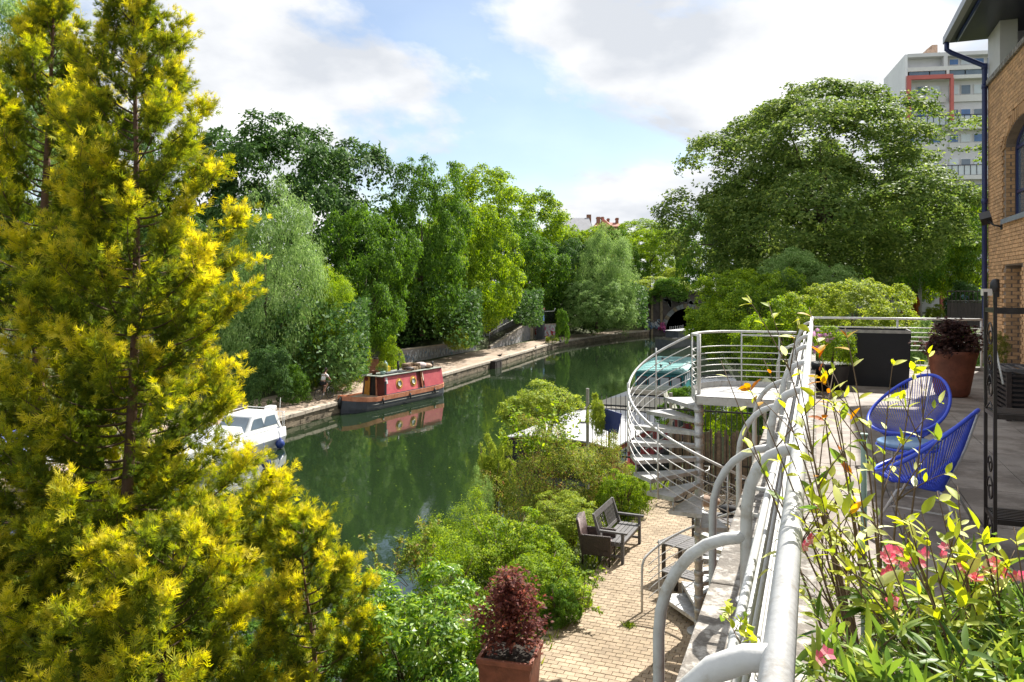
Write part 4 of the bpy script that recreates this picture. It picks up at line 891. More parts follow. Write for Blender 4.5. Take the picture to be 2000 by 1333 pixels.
# ------------------------------------------------------------------ narrowboat (local x = forward, y = to port)
def hullmesh(L, Bm, zl, zt, bow=1.6, stern=.8, mtn=None, inset=0):
    out = []
    st = [0, .02, .06, .12, .2, .5, .8, .88, .94, .98, 1.0]
    for t in st:
        x = t*L; w = Bm/2
        if x < stern: w *= math.sqrt(max(0, 1-((stern-x)/stern)**2))*.6+.4
        if x > L-bow: w *= max(.02, math.cos((x-(L-bow))/bow*PI/2)**.6)
        out.append((x, w))
    return out
def narrowboat(name, label, loc, rz, L, Bm, c):
    e = empty(name, label, 'boat', loc, rz)
    S = hullmesh(L, Bm, 0, 0)
    def shear(x): return .25*max(0, (x/L-.75)/.25)**1.5+.1*max(0, (.15-x/L)/.15)
    rings = []
    for x, w in S:
        zt = c['g0']+shear(x); rings.append([(x, -w*.82, -.4), (x, w*.82, -.4), (x, w, c['g0']*.4), (x, w, zt), (x, -w, zt), (x, -w, c['g0']*.4)])
    MB().loft(rings, False).build('hull', M[c['hull']], e)
    g = MB(); 
    for (x, w), (x2, w2) in zip(S, S[1:]):
        for s in (1, -1):
            za, zb = c['g0']+shear(x), c['g0']+shear(x2)
            g.add([(x, s*(w+.02), za-.02), (x2, s*(w2+.02), zb-.02), (x2, s*(w2+.02), zb+.24), (x, s*(w+.02), za+.24), (x, s*(w-.03), za+.24), (x2, s*(w2-.03), zb+.24), (x2, s*(w2-.03), zb-.02), (x, s*(w-.03), za-.02)], [(0, 1, 2, 3), (3, 2, 5, 4), (4, 5, 6, 7)])
    g.build('gunwale', M[c['gun']], e)
    return e
c0, c1 = W(691, 811, .0), W(873, 771, 0)
d = (Vector((c0.x, c0.y))-Vector((c1.x, c1.y))); LBT = d.length; rz = math.atan2(d.y, d.x); port = Vector((-d.y, d.x)).normalized()      # bow toward us
Bw = 2.1; base = Vector((c1.x, c1.y)) + (-port)*(Bw/2-.1)
nb_ = narrowboat('narrowboat', 'red and pink narrowboat with brass portholes moored along the towpath', (base.x, base.y, 0), rz, LBT, Bw, dict(g0=.50, hull='hull', gun='redgun'))
for hz_ in (.16, .34):
    MB().tube([(1.1, 1.0+.045*hz_/.3, hz_), (LBT-1.75, 1.0+.045*hz_/.3, hz_), (LBT-.9, .86, hz_+.02), (LBT-.25, .40, hz_+.08)], .022, 5).build('rubbing_strake', M['hullgrey'], nb_)
for k_ in range(3): MB().tube([(1.6+k_*2.6, 1.10, .62), (1.6+k_*2.6, 1.13, .30)], .05, 8).tube([(1.6+k_*2.6, 1.06, .78), (1.6+k_*2.6, 1.10, .62)], .008, 4).build('fender', M['blackpot'], nb_)
# cabin: tumblehome sides
Lc0, Lc1 = .35, LBT-2.9; zb, zr = .70, 1.80; wb_, wt_ = .93, .74
DX = Lc0+2.05                                              # side door gap toward the stern
def side(x0, x1, s, th=.03): return [(x0, s*wb_, zb), (x1, s*wb_, zb), (x1, s*wt_, zr), (x0, s*wt_, zr)]
def panel(name, x0, x1, s, mt, parent=nb_, z0=0, z1=1, out=0.):
    y0 = lerp(wb_, wt_, z0)+out; y1 = lerp(wb_, wt_, z1)+out; za, zc = lerp(zb, zr, z0), lerp(zb, zr, z1)
    vs = [(x0, s*y0, za), (x1, s*y0, za), (x1, s*y1, zc), (x0, s*y1, zc), (x0, s*(y0-.03), za), (x1, s*(y0-.03), za), (x1, s*(y1-.03), zc), (x0, s*(y1-.03), zc)]
    return MB().add(vs, [(0, 1, 2, 3), (7, 6, 5, 4), (3, 2, 6, 7), (0, 4, 5, 1), (1, 5, 6, 2), (0, 3, 7, 4)]).build(name, M[mt], parent)
panel('side_panel', Lc0, DX, 1, 'pink'); panel('side_panel', DX+.75, Lc1, 1, 'pink'); panel('door_jamb', DX+.05, DX+.7, 1, 'maroon', out=-.12); panel('side_door', DX+.05, DX+.22, 1, 'redgun', out=-.05)
panel('side_panel', Lc0, Lc1, -1, 'pink')
panel('coaming', Lc0, Lc1, 1, 'hull', z0=-.02, z1=.07, out=.012)
MB().bx(Lc0-.03, Lc1+.22, -.78, .78, zr, zr+.045).tube([(Lc0, .80, zr+.04), (Lc1+.2, .80, zr+.04)], .025, 6).tube([(Lc0, -.80, zr+.04), (Lc1+.2, -.80, zr+.04)], .025, 6).build('roof', M['roofgrey'], nb_)
def endp(name, y0, y1, x, mt, z0=.62, z1=zr-.01): 
    f = lambda y, z: y*(lerp(wb_, wt_, (z-zb)/(zr-zb))/wb_)
    return MB().add([(x, f(y0, z0), z0), (x, f(y1, z0), z0), (x, f(y1, z1), z1), (x, f(y0, z1), z1), (x-.04, f(y0, z0), z0), (x-.04, f(y1, z0), z0), (x-.04, f(y1, z1), z1), (x-.04, f(y0, z1), z1)], [(0, 1, 2, 3), (7, 6, 5, 4), (0, 4, 5, 1), (2, 6, 7, 3), (1, 5, 6, 2), (0, 3, 7, 4)]).build(name, M[mt], nb_)
endp('end_panel', -.92, -.78, Lc1, 'hull'); dr_ = endp('open_door', -.77, -.36, Lc1+.03, 'ochre'); endp('doorway', -.36, .18, Lc1-.06, 'black_metal'); endp('door_post', .16, .26, Lc1+.05, 'redgun'); endp('end_panel', .26, .92, Lc1, 'maroon')
MB().tube([(Lc1+.04, -.55, 1.62), (Lc1+.05, -.55, 1.62)], .13, 12).build('roundel', M['maroon'], nb_)
MB().bx(Lc1-.02, Lc1+.02, .80, .93, .75, zr-.25).build('corner_strip', M['hull'], nb_); panel('white_notice', Lc1-.28, Lc1-.1, 1, 'gel', z0=.62, z1=.95, out=.012)
for xx in (Lc1-1.35, Lc1-2.75):
    t = .52; y = lerp(wb_, wt_, t); z = lerp(zb, zr, t); tilt = math.atan2(wb_-wt_, zr-zb)
    def ringm(r, h, n=18): return [(xx+r*math.cos(2*PI*i/n), y+h+(-math.sin(tilt))*r*math.sin(2*PI*i/n), z+math.cos(tilt)*r*math.sin(2*PI*i/n)) for i in range(n)]
    sq = MB().loft([ringm(.33, .004), ringm(.33, .012)]).build('porthole_surround', M['brass'] if False else M['ochre'], nb_)
    pr_ = MB().tube(ringm(.19, .03), .03, 6, closed=True).build('porthole', M['brass'], nb_); MB().add(ringm(.18, .02), [tuple(range(18))]).build('pane', M['palepane'], pr_)
MB().tube([(LBT-.04, 0, .95), (LBT+.12, 0, .7), (LBT+.1, 0, .3)], [.05, .13, .07], 8).build('bow_fender', M['black_metal'], nb_)
MB().bx(Lc1+.06, Lc1+1.1, -.7, .7, .62, .66).build('fore_deck', M['tan'], nb_)
MB().tube([(3.6, -.3, zr), (3.6, -.3, zr+.62)], .07, 10).tube([(3.6, -.3, zr+.60), (3.6, -.3, zr+.66)], .09, 10).build('chimney', M['black_metal'], nb_)
MB().tube([(.9, .4, zr), (.9, .4, zr+.45)], .07, 10).build('chimney', M['black_metal'], nb_)
def onroof(x, y, z=zr+.045):
    c_, s_ = math.cos(rz), math.sin(rz); return Vector((base.x+x*c_-y*s_, base.y+x*s_+y*c_, z))
def loose(name, mb, mt, x, y, label, cat, z=zr+.05, r_=0, group=None): return tag(mb.build(name, M[mt], None, onroof(x, y, z), rz+r_), label, cat, group)
for i in range(2): loose('solar_panel', MB().bx(-.5, .5, -.28, .28, .04, .07).bx(-.45, -.42, -.25, .25, 0, .04).bx(.42, .45, -.25, .25, 0, .04), 'hull', Lc1-1.3-i*1.1, .1+.1*i, ['flat grey panel on the narrowboat roof nearest its bow', 'second flat grey panel further back on the narrowboat roof'][i], 'solar panel', r_=.1*i, group='roof panels on the narrowboat')
lg = 'split logs piled on the narrowboat roof'
for k in range(13):
    x, y = 2.3+(k % 4)*.19-(k//8)*.05+random.uniform(-.06, .06), -.3+(k//4 % 2)*.46; z = .1+(k//8)*.2
    loose('log', MB().tube([(0, -.2, z), (0, .24, z)], [.10, .115], 7), 'log', x+.0, y, 'split log in the pile on the narrowboat roof', 'log', r_=random.uniform(-.6, .6), group=lg)
for k, (x, y, s, mt, lb) in enumerate(((1.8, .1, .44, 'cushion', 'large tan sack slumped in front of the log pile on the boat roof'), (1.3, .3, .34, 'tan', 'smaller tan sack at the edge of the narrowboat roof'), (3.3, .3, .28, 'teakdark', 'dark bundle lying before the chimney on the boat roof'), (2.0, -.45, .24, 'flagred', 'faded red bundle behind the sacks on the boat roof'))):
    loose('sack', MB().sphere((0, 0, s*.45), s, 12, 1.2, .9, .5).tube([(s*.9, 0, s*.4), (s*1.3, 0, s*.55)], [.08, .03], 6), mt, x, y, lb, 'sack', r_=k)
loose('jerrycan', MB().bx(-.14, .14, -.09, .09, 0, .36).bx(-.08, .08, -.03, .03, .36, .41).tube([(.1, 0, .36), (.13, 0, .44)], .025, 6), 'yellow', 4.55, -.35, 'yellow jerrycan standing on the narrowboat roof', 'can')
loose('gas_bottle', MB().lathe([(.001, 0), (.14, .02), (.15, .1), (.15, .55), (.1, .66), (.04, .7), (.04, .76), (.001, .76)], n=14), 'greycan', 5.0, -.2, 'pale green gas bottle on the narrowboat roof', 'gas bottle')
loose('plant_pot', MB().lathe([(.001, 0), (.11, 0), (.15, .24), (.16, .25), (.13, .25), (.001, .22)], n=12), 'terra', Lc1-.35, -.3, 'small clay pot at the bow end of the narrowboat roof', 'pot')
loose('plant_pot', MB().lathe([(.001, 0), (.12, 0), (.17, .2), (.15, .22), (.001, .2)], n=12), 'greycan', Lc1-.5, .25, 'small green bowl at the bow end of the narrowboat roof', 'pot')
o = put_crown('pot_plant', CR['s2'][0], G['wild'], onroof(5.35, -.1, 2.15), (.38, .38, .45)); tag(o, 'bushy plant in a basket behind the gas bottle on the boat roof', 'plant')
o = put_crown('pot_plant', CR['s2'][0], G['silver'], onroof(Lc1-.7, -.05, 2.1), (.3, .3, .2)); tag(o, 'low grey herb growing at the bow end of the boat roof', 'plant')
loose('rope', MB().tube([(math.cos(a)*.2*(1+.03*a), math.sin(a)*.2*(1+.03*a), .02+.004*a) for a in [i*.5 for i in range(40)]], .015, 5), 'tan', Lc1-2.8, .3, 'coil of rope on the narrowboat roof between the portholes', 'rope')
# mooring rope
MB().tube(bez(onroof(LBT-.2, -.3, .95), onroof(LBT+.8, -1.2, .4), onroof(LBT+1.8, -1.6, .7), 10), .015, 5).build('mooring_line', M['tan'], None); tag(bpy.data.objects['mooring_line'], 'slack mooring line from the narrowboat bow to the bank', 'rope')
# ------------------------------------------------------------------ white cruiser by the near towpath
cz0 = W(552, 852, .35); dirv = Vector((.335, .942)); ang = math.atan2(dirv.y, dirv.x)
cr_ = empty('cabin_cruiser', 'small white cabin cruiser with dark windows half hidden by the large cypress', 'boat', (cz0.x-dirv.x*6.6-.55, cz0.y-dirv.y*6.6+.2, 0), ang)
S = [(0, .25), (.3, .8), (1.2, 1.05), (3, 1.1), (5.5, 1.05), (6.4, .95)]
MB().loft([[(x, -w*.7, -.3), (x, w*.7, -.3), (x, w, .45), (x, w*.96, .85), (x, -w*.96, .85), (x, -w, .45)] for x, w in S], False).build('hull', M['gel'], cr_, bevel=.03)
MB().loft([[(x+k, -w, z), (x+k, w, z)] for x, w, z, k in []] or [[(1.3, -.8, .86), (1.3, .8, .86), (2.2, .7, 1.25), (2.2, -.7, 1.25)], [(3.7, -.88, .86), (3.7, .88, .86), (3.6, .74, 1.3), (3.6, -.74, 1.3)]], False).build('foredeck_cabin', M['gel'], cr_, bevel=.04)
MB().loft([[(3.7, -.9, .86), (3.7, .9, .86), (4.3, .72, 1.62), (4.3, -.72, 1.62)], [(6.15, -.9, .86), (6.15, .9, .86), (5.85, .74, 1.66), (5.85, -.74, 1.66)]], False).build('wheelhouse', M['gel'], cr_, bevel=.05)
for s in (1, -1):
    for (x0, x1) in ((4.15, 4.85), (4.98, 5.75)):
        y = lambda z: s*(lerp(.9, .73, (z-.86)/.78)+.016)
        xx0 = x0+.0; MB().add([(x0-.12, y(1.08), 1.08), (x1+.1, y(1.08), 1.08), (x1, y(1.48), 1.48), (x0+.18, y(1.48), 1.48)], [(0, 1, 2, 3)]).build('window', M['glass'], cr_)
MB().add([(3.78, -.72, 1.0), (3.78, .72, 1.0), (4.2, .64, 1.56), (4.2, -.64, 1.56)], [(0, 1, 2, 3)]).build('windscreen', M['glass'], cr_)
MB().tube([(4.3, -.74, 1.7), (4.3, .74, 1.7), (5.85, .76, 1.74), (5.85, -.76, 1.74)], .02, 6, closed=True).build('roof_rail', M['rail_paint'], cr_)
MB().tube([(6.1, -.95, .85), (6.1, -.95, 1.5), (6.4, -.85, 1.5), (6.4, .85, 1.5), (6.1, .95, 1.5), (6.1, .95, .85)], .018, 6).tube([(6.35, -.85, .85), (6.35, -.85, 1.5)], .018, 6).tube([(6.35, .85, .85), (6.35, .85, 1.5)], .018, 6).build('stern_rail', M['rail_paint'], cr_)
ob = MB().bx(6.25, 6.75, -.22, .22, .95, 1.45).bx(6.28, 6.72, -.2, .2, 1.47, 1.72).bx(6.4, 6.6, -.1, .1, -.2, .95).build('outboard_motor', M['gel'], cr_, bevel=.05); MB().tube([(6.5, .221, 1.2), (6.5, .235, 1.2)], .09, 12).build('badge', M['black_metal'], cr_)
for (x, y, m__) in ((5.0, .9, 'flagred'), (6.45, -.5, 'orange')):
    fs = MB().tube([(x, y, .9), (x+.1, y, 2.1)], .012, 5).build('flagstaff', M['rail_paint'], cr_); MB().add([(x+.1, y, 2.1), (x+.09, y, 1.75), (x+.35, y+.2, 1.55), (x+.3, y+.15, 1.8)], [(0, 1, 2, 3)]).build('flag', M[m__], fs)
bf = W(547, 872, .18)
for i, (px, py, lb) in enumerate(((547, 868, 'round blue fender buoy floating off the cruiser stern'), (520, 905, 'second blue fender buoy hanging lower behind the cypress twigs'))):
    p = W(px, py, .2); MB().lathe([(.001, -.2), (.12, -.17), (.2, -.04), (.2, .05), (.13, .17), (.05, .24), (.045, .3), (.001, .3)], (0, 0, 0), 16).tube([(0, 0, .3), (-.2, .3, .75)], .012, 5).build('fender_buoy', M['bluerub'], None, (p.x, p.y, .2)); tag([o for o in bpy.data.objects if o.name.startswith('fender_buoy')][-1], lb, 'buoy', 'blue fenders of the cruiser')
cb2 = W(60, 930, .3)
b2 = narrowboat('narrowboat', 'pale hulled boat with a blue tarpaulin glimpsed through the left cypress', (cb2.x-1.8, cb2.y-4, 0), ang, 9.5, 2.2, dict(g0=.5, hull='gel', gun='gel'))
MB().loft([[(1.0, -.95, .75), (1.0, .95, .75), (1.0, .7, 1.6), (1.0, -.7, 1.6)], [(6.8, -.95, .75), (6.8, .95, .75), (6.8, .7, 1.6), (6.8, -.7, 1.6)]], False).build('cabin', M['gel'], b2)
MB().loft([[(2.0, -1.0, 1.2), (2.0, 1.0, 1.2), (2.0, 0, 2.1)], [(6.0, -1.0, 1.2), (6.0, 1.0, 1.2), (6.0, 0, 2.0)]], False).build('tarpaulin', M['cord'], b2)
# ------------------------------------------------------------------ wide white barge moored on the near side
ax = Vector((.46, .888)); rr_ = Vector((.888, -.46)); an = math.atan2(ax.y, ax.x)
N0 = Vector((-.15, 27.3)); org = N0+rr_*2.0
ba = empty('wide_barge', 'wide flat topped barge with white and cream roof and faded red side', 'boat', (org.x, org.y, 0), an)
LBg = 14.5
MB().loft([[(x, -w, -.3), (x, w, -.3), (x, w+.1, .7), (x, -w-.1, .7)] for x, w in ((-1.2, .9), (0, 1.95), (6, 2.05), (LBg, 2.0), (LBg+2.2, .7))], False).build('hull', M['hull'], ba)
MB().bx(0, LBg, -1.9, 1.9, .705, 1.9).build('cabin', M['bargered'], ba)
prof = [(-2.02, 1.88), (-1.2, 2.02), (0, 2.06), (1.2, 2.02), (2.02, 1.88)]
for (a, b, mt) in ((-.25, 6.2, 'bargewhite'), (6.25, 10.2, 'bargecream'), (10.25, LBg+.2, 'bargewhite')):
    MB().loft([[(x, y, z) for y, z in prof]+[(x, y, z-.05) for y, z in prof[::-1]] for x in (a, b)], False).build('roof_panel', M[mt], ba)
MB().tube([(6.22, y, z+.02) for y, z in prof], .03, 6).build('roof_seam', M['blackpot'], ba)
for k in range(9): w_ = MB().bx(.6+k*1.5, 1.5+k*1.5, -1.93, -1.902, 1.1, 1.6).build('window', M['render'], ba); MB().bx(.66+k*1.5, 1.44+k*1.5, -1.94, -1.932, 1.16, 1.54).build('pane', M['glass'], ba)
MB().bx(10.6, 12.6, -1.2, 1.2, 2.12, 2.3).build('hatch', M['bargecream'], ba)
MB().bx(11.0, 12.4, -.9, .9, 2.3, 2.34).build('hatch_lid', M['roofgrey'], ba)
MB().add([(-.28, -2.0, .8), (-.28, 2.0, .8), (-.28, 2.0, 1.85), (-.28, -2.0, 1.85)], [(0, 1, 2, 3)]).build('end_screen', M['blackpot'], ba)
for k, (x, y, lb) in enumerate(((3.4, -.4, 'dark rag lying on the white barge roof, the larger one'), (2.6, .2, 'small dark lump on the white barge roof near the rag'))):
    c_, s_ = math.cos(an), math.sin(an); MB().sphere((0, 0, .03), .14-.05*k, 8, 1.6, .8, .35).tube([(.1, 0, .05), (.3, .1, .03)], [.05, .01], 5).build('rag', M['cloth_black'], None, (org.x+x*c_-y*s_, org.y+x*s_+y*c_, 2.07)); tag([o for o in bpy.data.objects if o.name.startswith('rag')][-1], lb, 'rag')
# ------------------------------------------------------------------ teal boat, grey boat
t0 = Vector((7.35, 46.4)); ta = Vector((.30, .954)); tr_ = Vector((.954, -.30)); to = t0+tr_*1.5; an2 = math.atan2(ta.y, ta.x)
te = empty('teal_barge', 'teal boat with a pale green blue roof and large end windows', 'boat', (to.x, to.y, 0), an2)
MB().loft([[(x, -w, -.3), (x, w, -.3), (x, w+.05, .55), (x, -w-.05, .55)] for x, w in ((-.6, 1.3), (.3, 1.5), (9, 1.5), (11, .4))], False).build('hull', M['teal'], te)
MB().bx(.1, 9.2, -1.42, 1.42, .555, 1.98).build('cabin', M['teal'], te)
for k in range(4):
    y1 = 1.32-k*.68; w_ = MB().bx(.04, .098, y1-.60, y1, .85, 1.75).build('window', M['pbrown'], te); MB().bx(.03, .039, y1-.54, y1-.05, .9, 1.70).build('pane', M['palepane'] if k else M['glass'], w_)
for k in range(5): MB().bx(1+k*1.6, 2+k*1.6, -1.45, -1.422, 1.2, 1.7).build('window', M['glass'], te)
MB().add([(-.1, 1.55, 1.98), (-.1, -1.55, 1.98), (9.4, -1.55, 1.98), (9.4, 1.55, 1.98), (-.1, 1.1, 2.12), (-.1, -1.1, 2.12), (9.4, -1.1, 2.12), (9.4, 1.1, 2.12)], [(0, 1, 5, 4), (4, 5, 6, 7), (2, 3, 7, 6), (0, 4, 7, 3), (1, 2, 6, 5)]).build('roof', M['tealroof'], te)
for k in range(9): MB().bx(.6+k*1.0, .66+k*1.0, -1.1, 1.1, 2.122, 2.14).build('roof_batten', M['tealroof'], te)
for k in range(3):
    c_, s_ = math.cos(an2), math.sin(an2); x, y = ((2.0, .1), (3.4, -.3), (6.5, .5))[k]
    MB().tube([(0, 0, 0), (0, 0, .12)], .05, 8).tube([(0, 0, .12), (0, 0, .2)], [.13, .02], 10).build('vent', M['black_metal'], te, (x, y, 2.12))
g0 = W(1303, 682, 0)
gb = narrowboat('narrowboat', 'dark pointed bow boat with a pale cluttered roof beyond the teal one', (g0.x+4.4, g0.y+6.5, 0), math.atan2(-.62, -.48)+0, 9, 2.1, dict(g0=.9, hull='hull', gun='hullgrey'))
MB().bx(1, 5.6, -.8, .8, 1.15, 1.9).build('cabin', M['hull'], gb); MB().bx(.9, 5.7, -.85, .85, 1.9, 1.95).build('roof', M['bargewhite'], gb)
for i in range(8): MB().tube([(1.2+i*.5, -.7, 1.95), (1.2+i*.5, -.7, 2.35)], .02, 5).build('roof_post', M['galv'], gb)
# ------------------------------------------------------------------ far houses and tower block
h1 = empty('grey_roofed_house', 'far house with a long pale slate roof on the skyline', 'house', (Q(1092, 452, 190).x, 190, 3), 0)
w_ = 66/F*190; rt_ = CAMZ+(HZ-423)/F*190-3; ev = CAMZ+(HZ-452)/F*190-3
MB().bx(0, w_, 0, 9, -1, ev).build('wall', M['rbrick'], h1); MB().add([(-.5, -.3, ev-.2), (w_+.2, -.3, ev-.2), (w_-.5, 4.5, rt_), (-.3, 4.5, rt_), (-.5, 9.3, ev-.2), (w_+.2, 9.3, ev-.2)], [(0, 1, 2, 3), (3, 2, 5, 4), (0, 3, 4)]).build('roof', M['slate'], h1)
MB().add([(w_+.25, -.3, ev-.2), (w_+.25, 9.3, ev-.2), (w_-.4, 4.5, rt_+.1)], [(0, 1, 2)]).build('gable', M['ochre'], h1); MB().bx(w_-1.0, w_+.1, 5, 6.2, ev, rt_+.9).build('chimney', M['rbrick'], h1)
h2 = empty('red_roofed_house', 'far red brick house with clustered tall chimneys on the skyline', 'house', (Q(1165, 445, 215).x, 215, 3), 0)
s = 215/F; zz2 = lambda y: CAMZ+(HZ-y)*s-3
MB().bx(0, 50*s, 0, 8, -1, zz2(442)).build('wall', M['rbrick'], h2); MB().add([(-.5, -.3, zz2(443)), (51*s, -.3, zz2(443)), (46*s, 4, zz2(433)), (2*s, 4, zz2(433)), (-.5, 8.3, zz2(443)), (51*s, 8.3, zz2(443))], [(0, 1, 2, 3), (3, 2, 5, 4), (0, 3, 4), (1, 5, 2)]).build('roof', M['tilered'], h2)
MB().add([(10*s, -1.2, zz2(445)), (31*s, -1.2, zz2(445)), (13*s, -1.2, zz2(428)), (10*s, 4, zz2(445)), (31*s, 4, zz2(436)), (13*s, 4, zz2(428))], [(0, 1, 2), (2, 1, 4, 5), (0, 2, 5, 3)]).build('gable', M['towerred'], h2)
for a, b, y in ((3, 10, 422), (12, 17, 422), (24, 28, 425), (41, 46, 424)): MB().bx(a*s, b*s, 3, 4.5, zz2(443), zz2(y)).bx(a*s-.12, b*s+.12, 2.9, 4.6, zz2(y)-.5, zz2(y)-.2).build('chimney', M['rbrick'], h2)
TD = 84.0; fx = Vector((.987, -.16)); tw = empty('tower_block', 'pale concrete tower block with red framed balconies behind the plane tree', 'building', ((1768-1000)/F*TD, TD, 4), math.atan2(fx.y, fx.x))
k_ = TD/F; X = lambda px: (px-1768)*k_*1.0; Z = lambda y: CAMZ+(HZ-y)*k_-4
WT = 15.0
MB().bx(.3, WT, .9, 1.99, -4, Z(107)).bx(1.0, WT, 2, 9.8, -4, Z(109)).build('wall', M['towergrey'], tw)
MB().add([(-.02, 0, -4), (.73, 9.84, -4), (.73, 9.84, Z(109)), (-.02, 0, Z(107)), (.25, 0.0, -4), (.99, 9.84, -4), (.99, 9.84, Z(109)), (.25, 0, Z(107))], [(0, 3, 2, 1), (4, 5, 6, 7), (0, 4, 7, 3), (3, 7, 6, 2), (1, 2, 6, 5)]).build('side_wall', M['towerwhite'], tw)
MB().bx(.27, WT, 0, .88, Z(113), Z(106)).bx(X(1838), X(1845), 0, .88, Z(133), Z(113.2)).build('parapet', M['towergrey'], tw)
MB().bx(.26, WT, -.02, .88, Z(141), Z(133)).bx(.26, WT, -.02, .88, Z(158), Z(151)).bx(X(1843), X(1848), -.02, .3, Z(151), Z(141)).bx(X(1848), WT, -.05, .88, Z(256), Z(247)).bx(.3, WT, -.03, .88, Z(353), Z(345)).bx(.3, WT, -.03, .88, Z(450), Z(441)).build('balcony_slab', M['render'], tw)
for (a, b) in ((1776, 1812), (1814, 1841), (1850, 1876), (1878, 1925)): MB().bx(X(a), X(b), .1, .14, Z(150.8), Z(141.2)).build('glass_panel', M['glass'], tw)
MB().bx(X(1770), X(1853), -.35, .0, Z(158), Z(150)).bx(X(1770), X(1777), -.35, .0, Z(240), Z(158.1)).bx(X(1848), X(1854), -.35, .0, Z(240), Z(158.1)).build('red_frame', M['towerred'], tw)
def towwin(a, b, y0, y1, mt):
    w = MB().bx(X(a), X(b), .80, .898, Z(y1), Z(y0)).build('window', M['render'], tw); m2 = (a+b)/2
    MB().bx(X(a)+.05, X(b)-.05, .78, .799, Z(y1)+.05, Z(y0)-.05).build('pane', M[mt], w)
for row, (y0, y1) in enumerate(((116, 128), (167, 186), (214, 229), (263, 279), (311, 325), (360, 376), (408, 424))):
    for i, (a, b) in enumerate(((1777, 1790), (1794, 1812), (1817, 1837), (1853, 1870), (1874, 1892), (1897, 1916), (1921, 1938), (1942, 1958), (1963, 1980))):
        if row == 0 and b < 1840: continue
        towwin(a, b, y0, y1, ('bluepane', 'glass', 'palepane')[(row*5+i*7+i*i) % 3])
    if row in (1, 3, 5):
        MB().bx(X(1779), X(1846), .70, .79, Z(y1+14), Z(y1+1)).bx(X(1853), WT-.2, .70, .79, Z(y1+14), Z(y1+1)).build('spandrel', M['render'], tw)
rb = MB().bx(.4, WT, .02, .07, Z(229), Z(227.6)).bx(.4, WT, .02, .07, Z(326), Z(324.6)).bx(.4, WT, .02, .07, Z(423), Z(421.6))
for i in range(24): 
    x = .4+i*.62
    if x < WT:
        for y0, y1 in ((229, 247), (326, 345), (423, 441)): rb.bx(x, x+.05, .02, .07, Z(y1), Z(y0))
rb.build('balcony_railing', M['black_metal'], tw)
for (y0, y1) in ((230, 246), (327, 344)): MB().bx(.4, WT, .08, .10, Z(y1), Z(y0)).build('glass_panel', M['palepane'], tw)
MB().bx(X(1826), X(1846), 3, 5, Z(107), Z(84)).bx(X(1836), X(1846), 3, 5, Z(84), Z(75)).build('roof_housing', M['tan'], tw)
rt2 = MB()
for i in range(8): rt2.tube([(X(1790)+i*.5, 3, Z(107)), (X(1790)+i*.5, 3, Z(92))], .03, 4)
rt2.tube([(X(1790), 3, Z(92)), (X(1826), 3, Z(92))], .03, 4).tube([(X(1850), 3, Z(107)), (X(1850), 3, Z(90))], .05, 4).tube([(X(1846), 3, Z(93)), (X(1856), 3, Z(96))], .04, 4).build('roof_railing', M['galv'], tw)
# ------------------------------------------------------------------ railings at the end of the patio
fn = grid('security_fence', 'tall black bar railing across the end of the patio', 'fence')
FU = 22.45; FV0, FV1 = -6.4, 1.2; fb = MB().tube([(0, 0, 0), (0, 0, 2.75)], .011, 5).tube([(0, 0, 2.75), (0, 0, 2.83)], [.011, .002], 5).mesh('bar'); fb.materials.append(M['black_metal'])
for i in range(int((FV1-FV0)/.145)): piece('bar', fb, None, fn, (FV0+i*.145, FU, PZ-.2))
MB().bx(FV0, FV1, FU-.01, FU+.01, PZ+2.25, PZ+2.30).bx(FV0, FV1, FU-.01, FU+.01, PZ+.75, PZ+.80).build('rail', M['black_metal'], fn)
for v in (FV0, -3.9, -1.3, FV1): MB().bx(v-.04, v+.04, FU-.05, FU+.03, PZ-.3, PZ+2.75).build('post', M['galv_dull'], fn)
sg = grid('blue_sign', 'blue notice board on a post by the bar railing near the barge', 'sign')
p = W(1232, 905, PZ); su = p.x*SN+p.y*CS; sv = p.x*CS-p.y*SN
MB().box((sv, FU-.35, 3.25), (.75, .03, .62), 0, Matrix.Rotation(.18, 3, 'Y') @ Matrix.Rotation(-.25, 3, 'Z')).build('panel', M['sign'], sg)
MB().bx(sv-.03, sv+.03, FU-.32, FU-.27, PZ-.2, 3.1).build('post', M['teakdark'], sg)
rs_ = grid('reed_fence', 'brown reed and slat screen fence behind the spiral stairs', 'fence')
rg = random.Random(5); slm_ = MB().bx(-.04, .04, -.006, .006, 0, 1).mesh('slat'); slm_.materials.append(M['bamboo'])
for i in range(62): piece('slat', slm_, None, rs_, (-3.9+i*.088, FU+.14+rg.uniform(-.01, .01), PZ-.1), (rg.uniform(-.01, .01), rg.uniform(-.02, .02), rg.uniform(-.1, .1)), (1, 1, 1.75+rg.uniform(-.05, .1)))
gi = 'climbers and shrubs at the end of the patio'
for i, t in enumerate([('ivy mass hanging on the bar railing right of the stair column', 1362, 1462, 775, 885, 22.4, 's', 'brgreen', .3), ('climbing rose with small white blooms above the reed fence', 1285, 1368, 765, 835, 23.5, 's', 'midgreen', .35), ('dark leafy climber at the far right end of the bar railing', 1440, 1520, 770, 900, 22.8, 's', 'dkgreen', .4), ('thin climber with lime leaves on the railing left of the blue sign', 1148, 1185, 772, 860, 22.6, 's2', 'limegreen', .4)]):
    c = Q((t[1]+t[2])/2, (t[3]+t[4])/2, t[5]); rx = (t[2]-t[1])/2/F*t[5]; rz_ = (t[4]-t[3])/2/F*t[5]
    o = put_crown('climber', CR[t[6]][0], G[t[7]], (c.x, c.y, c.z-rz_*.3), (rx*1.1, rx*t[8]*1.3, rz_*1.35), None, RZ); tag(o, t[0], 'climber', gi)
FM = {}
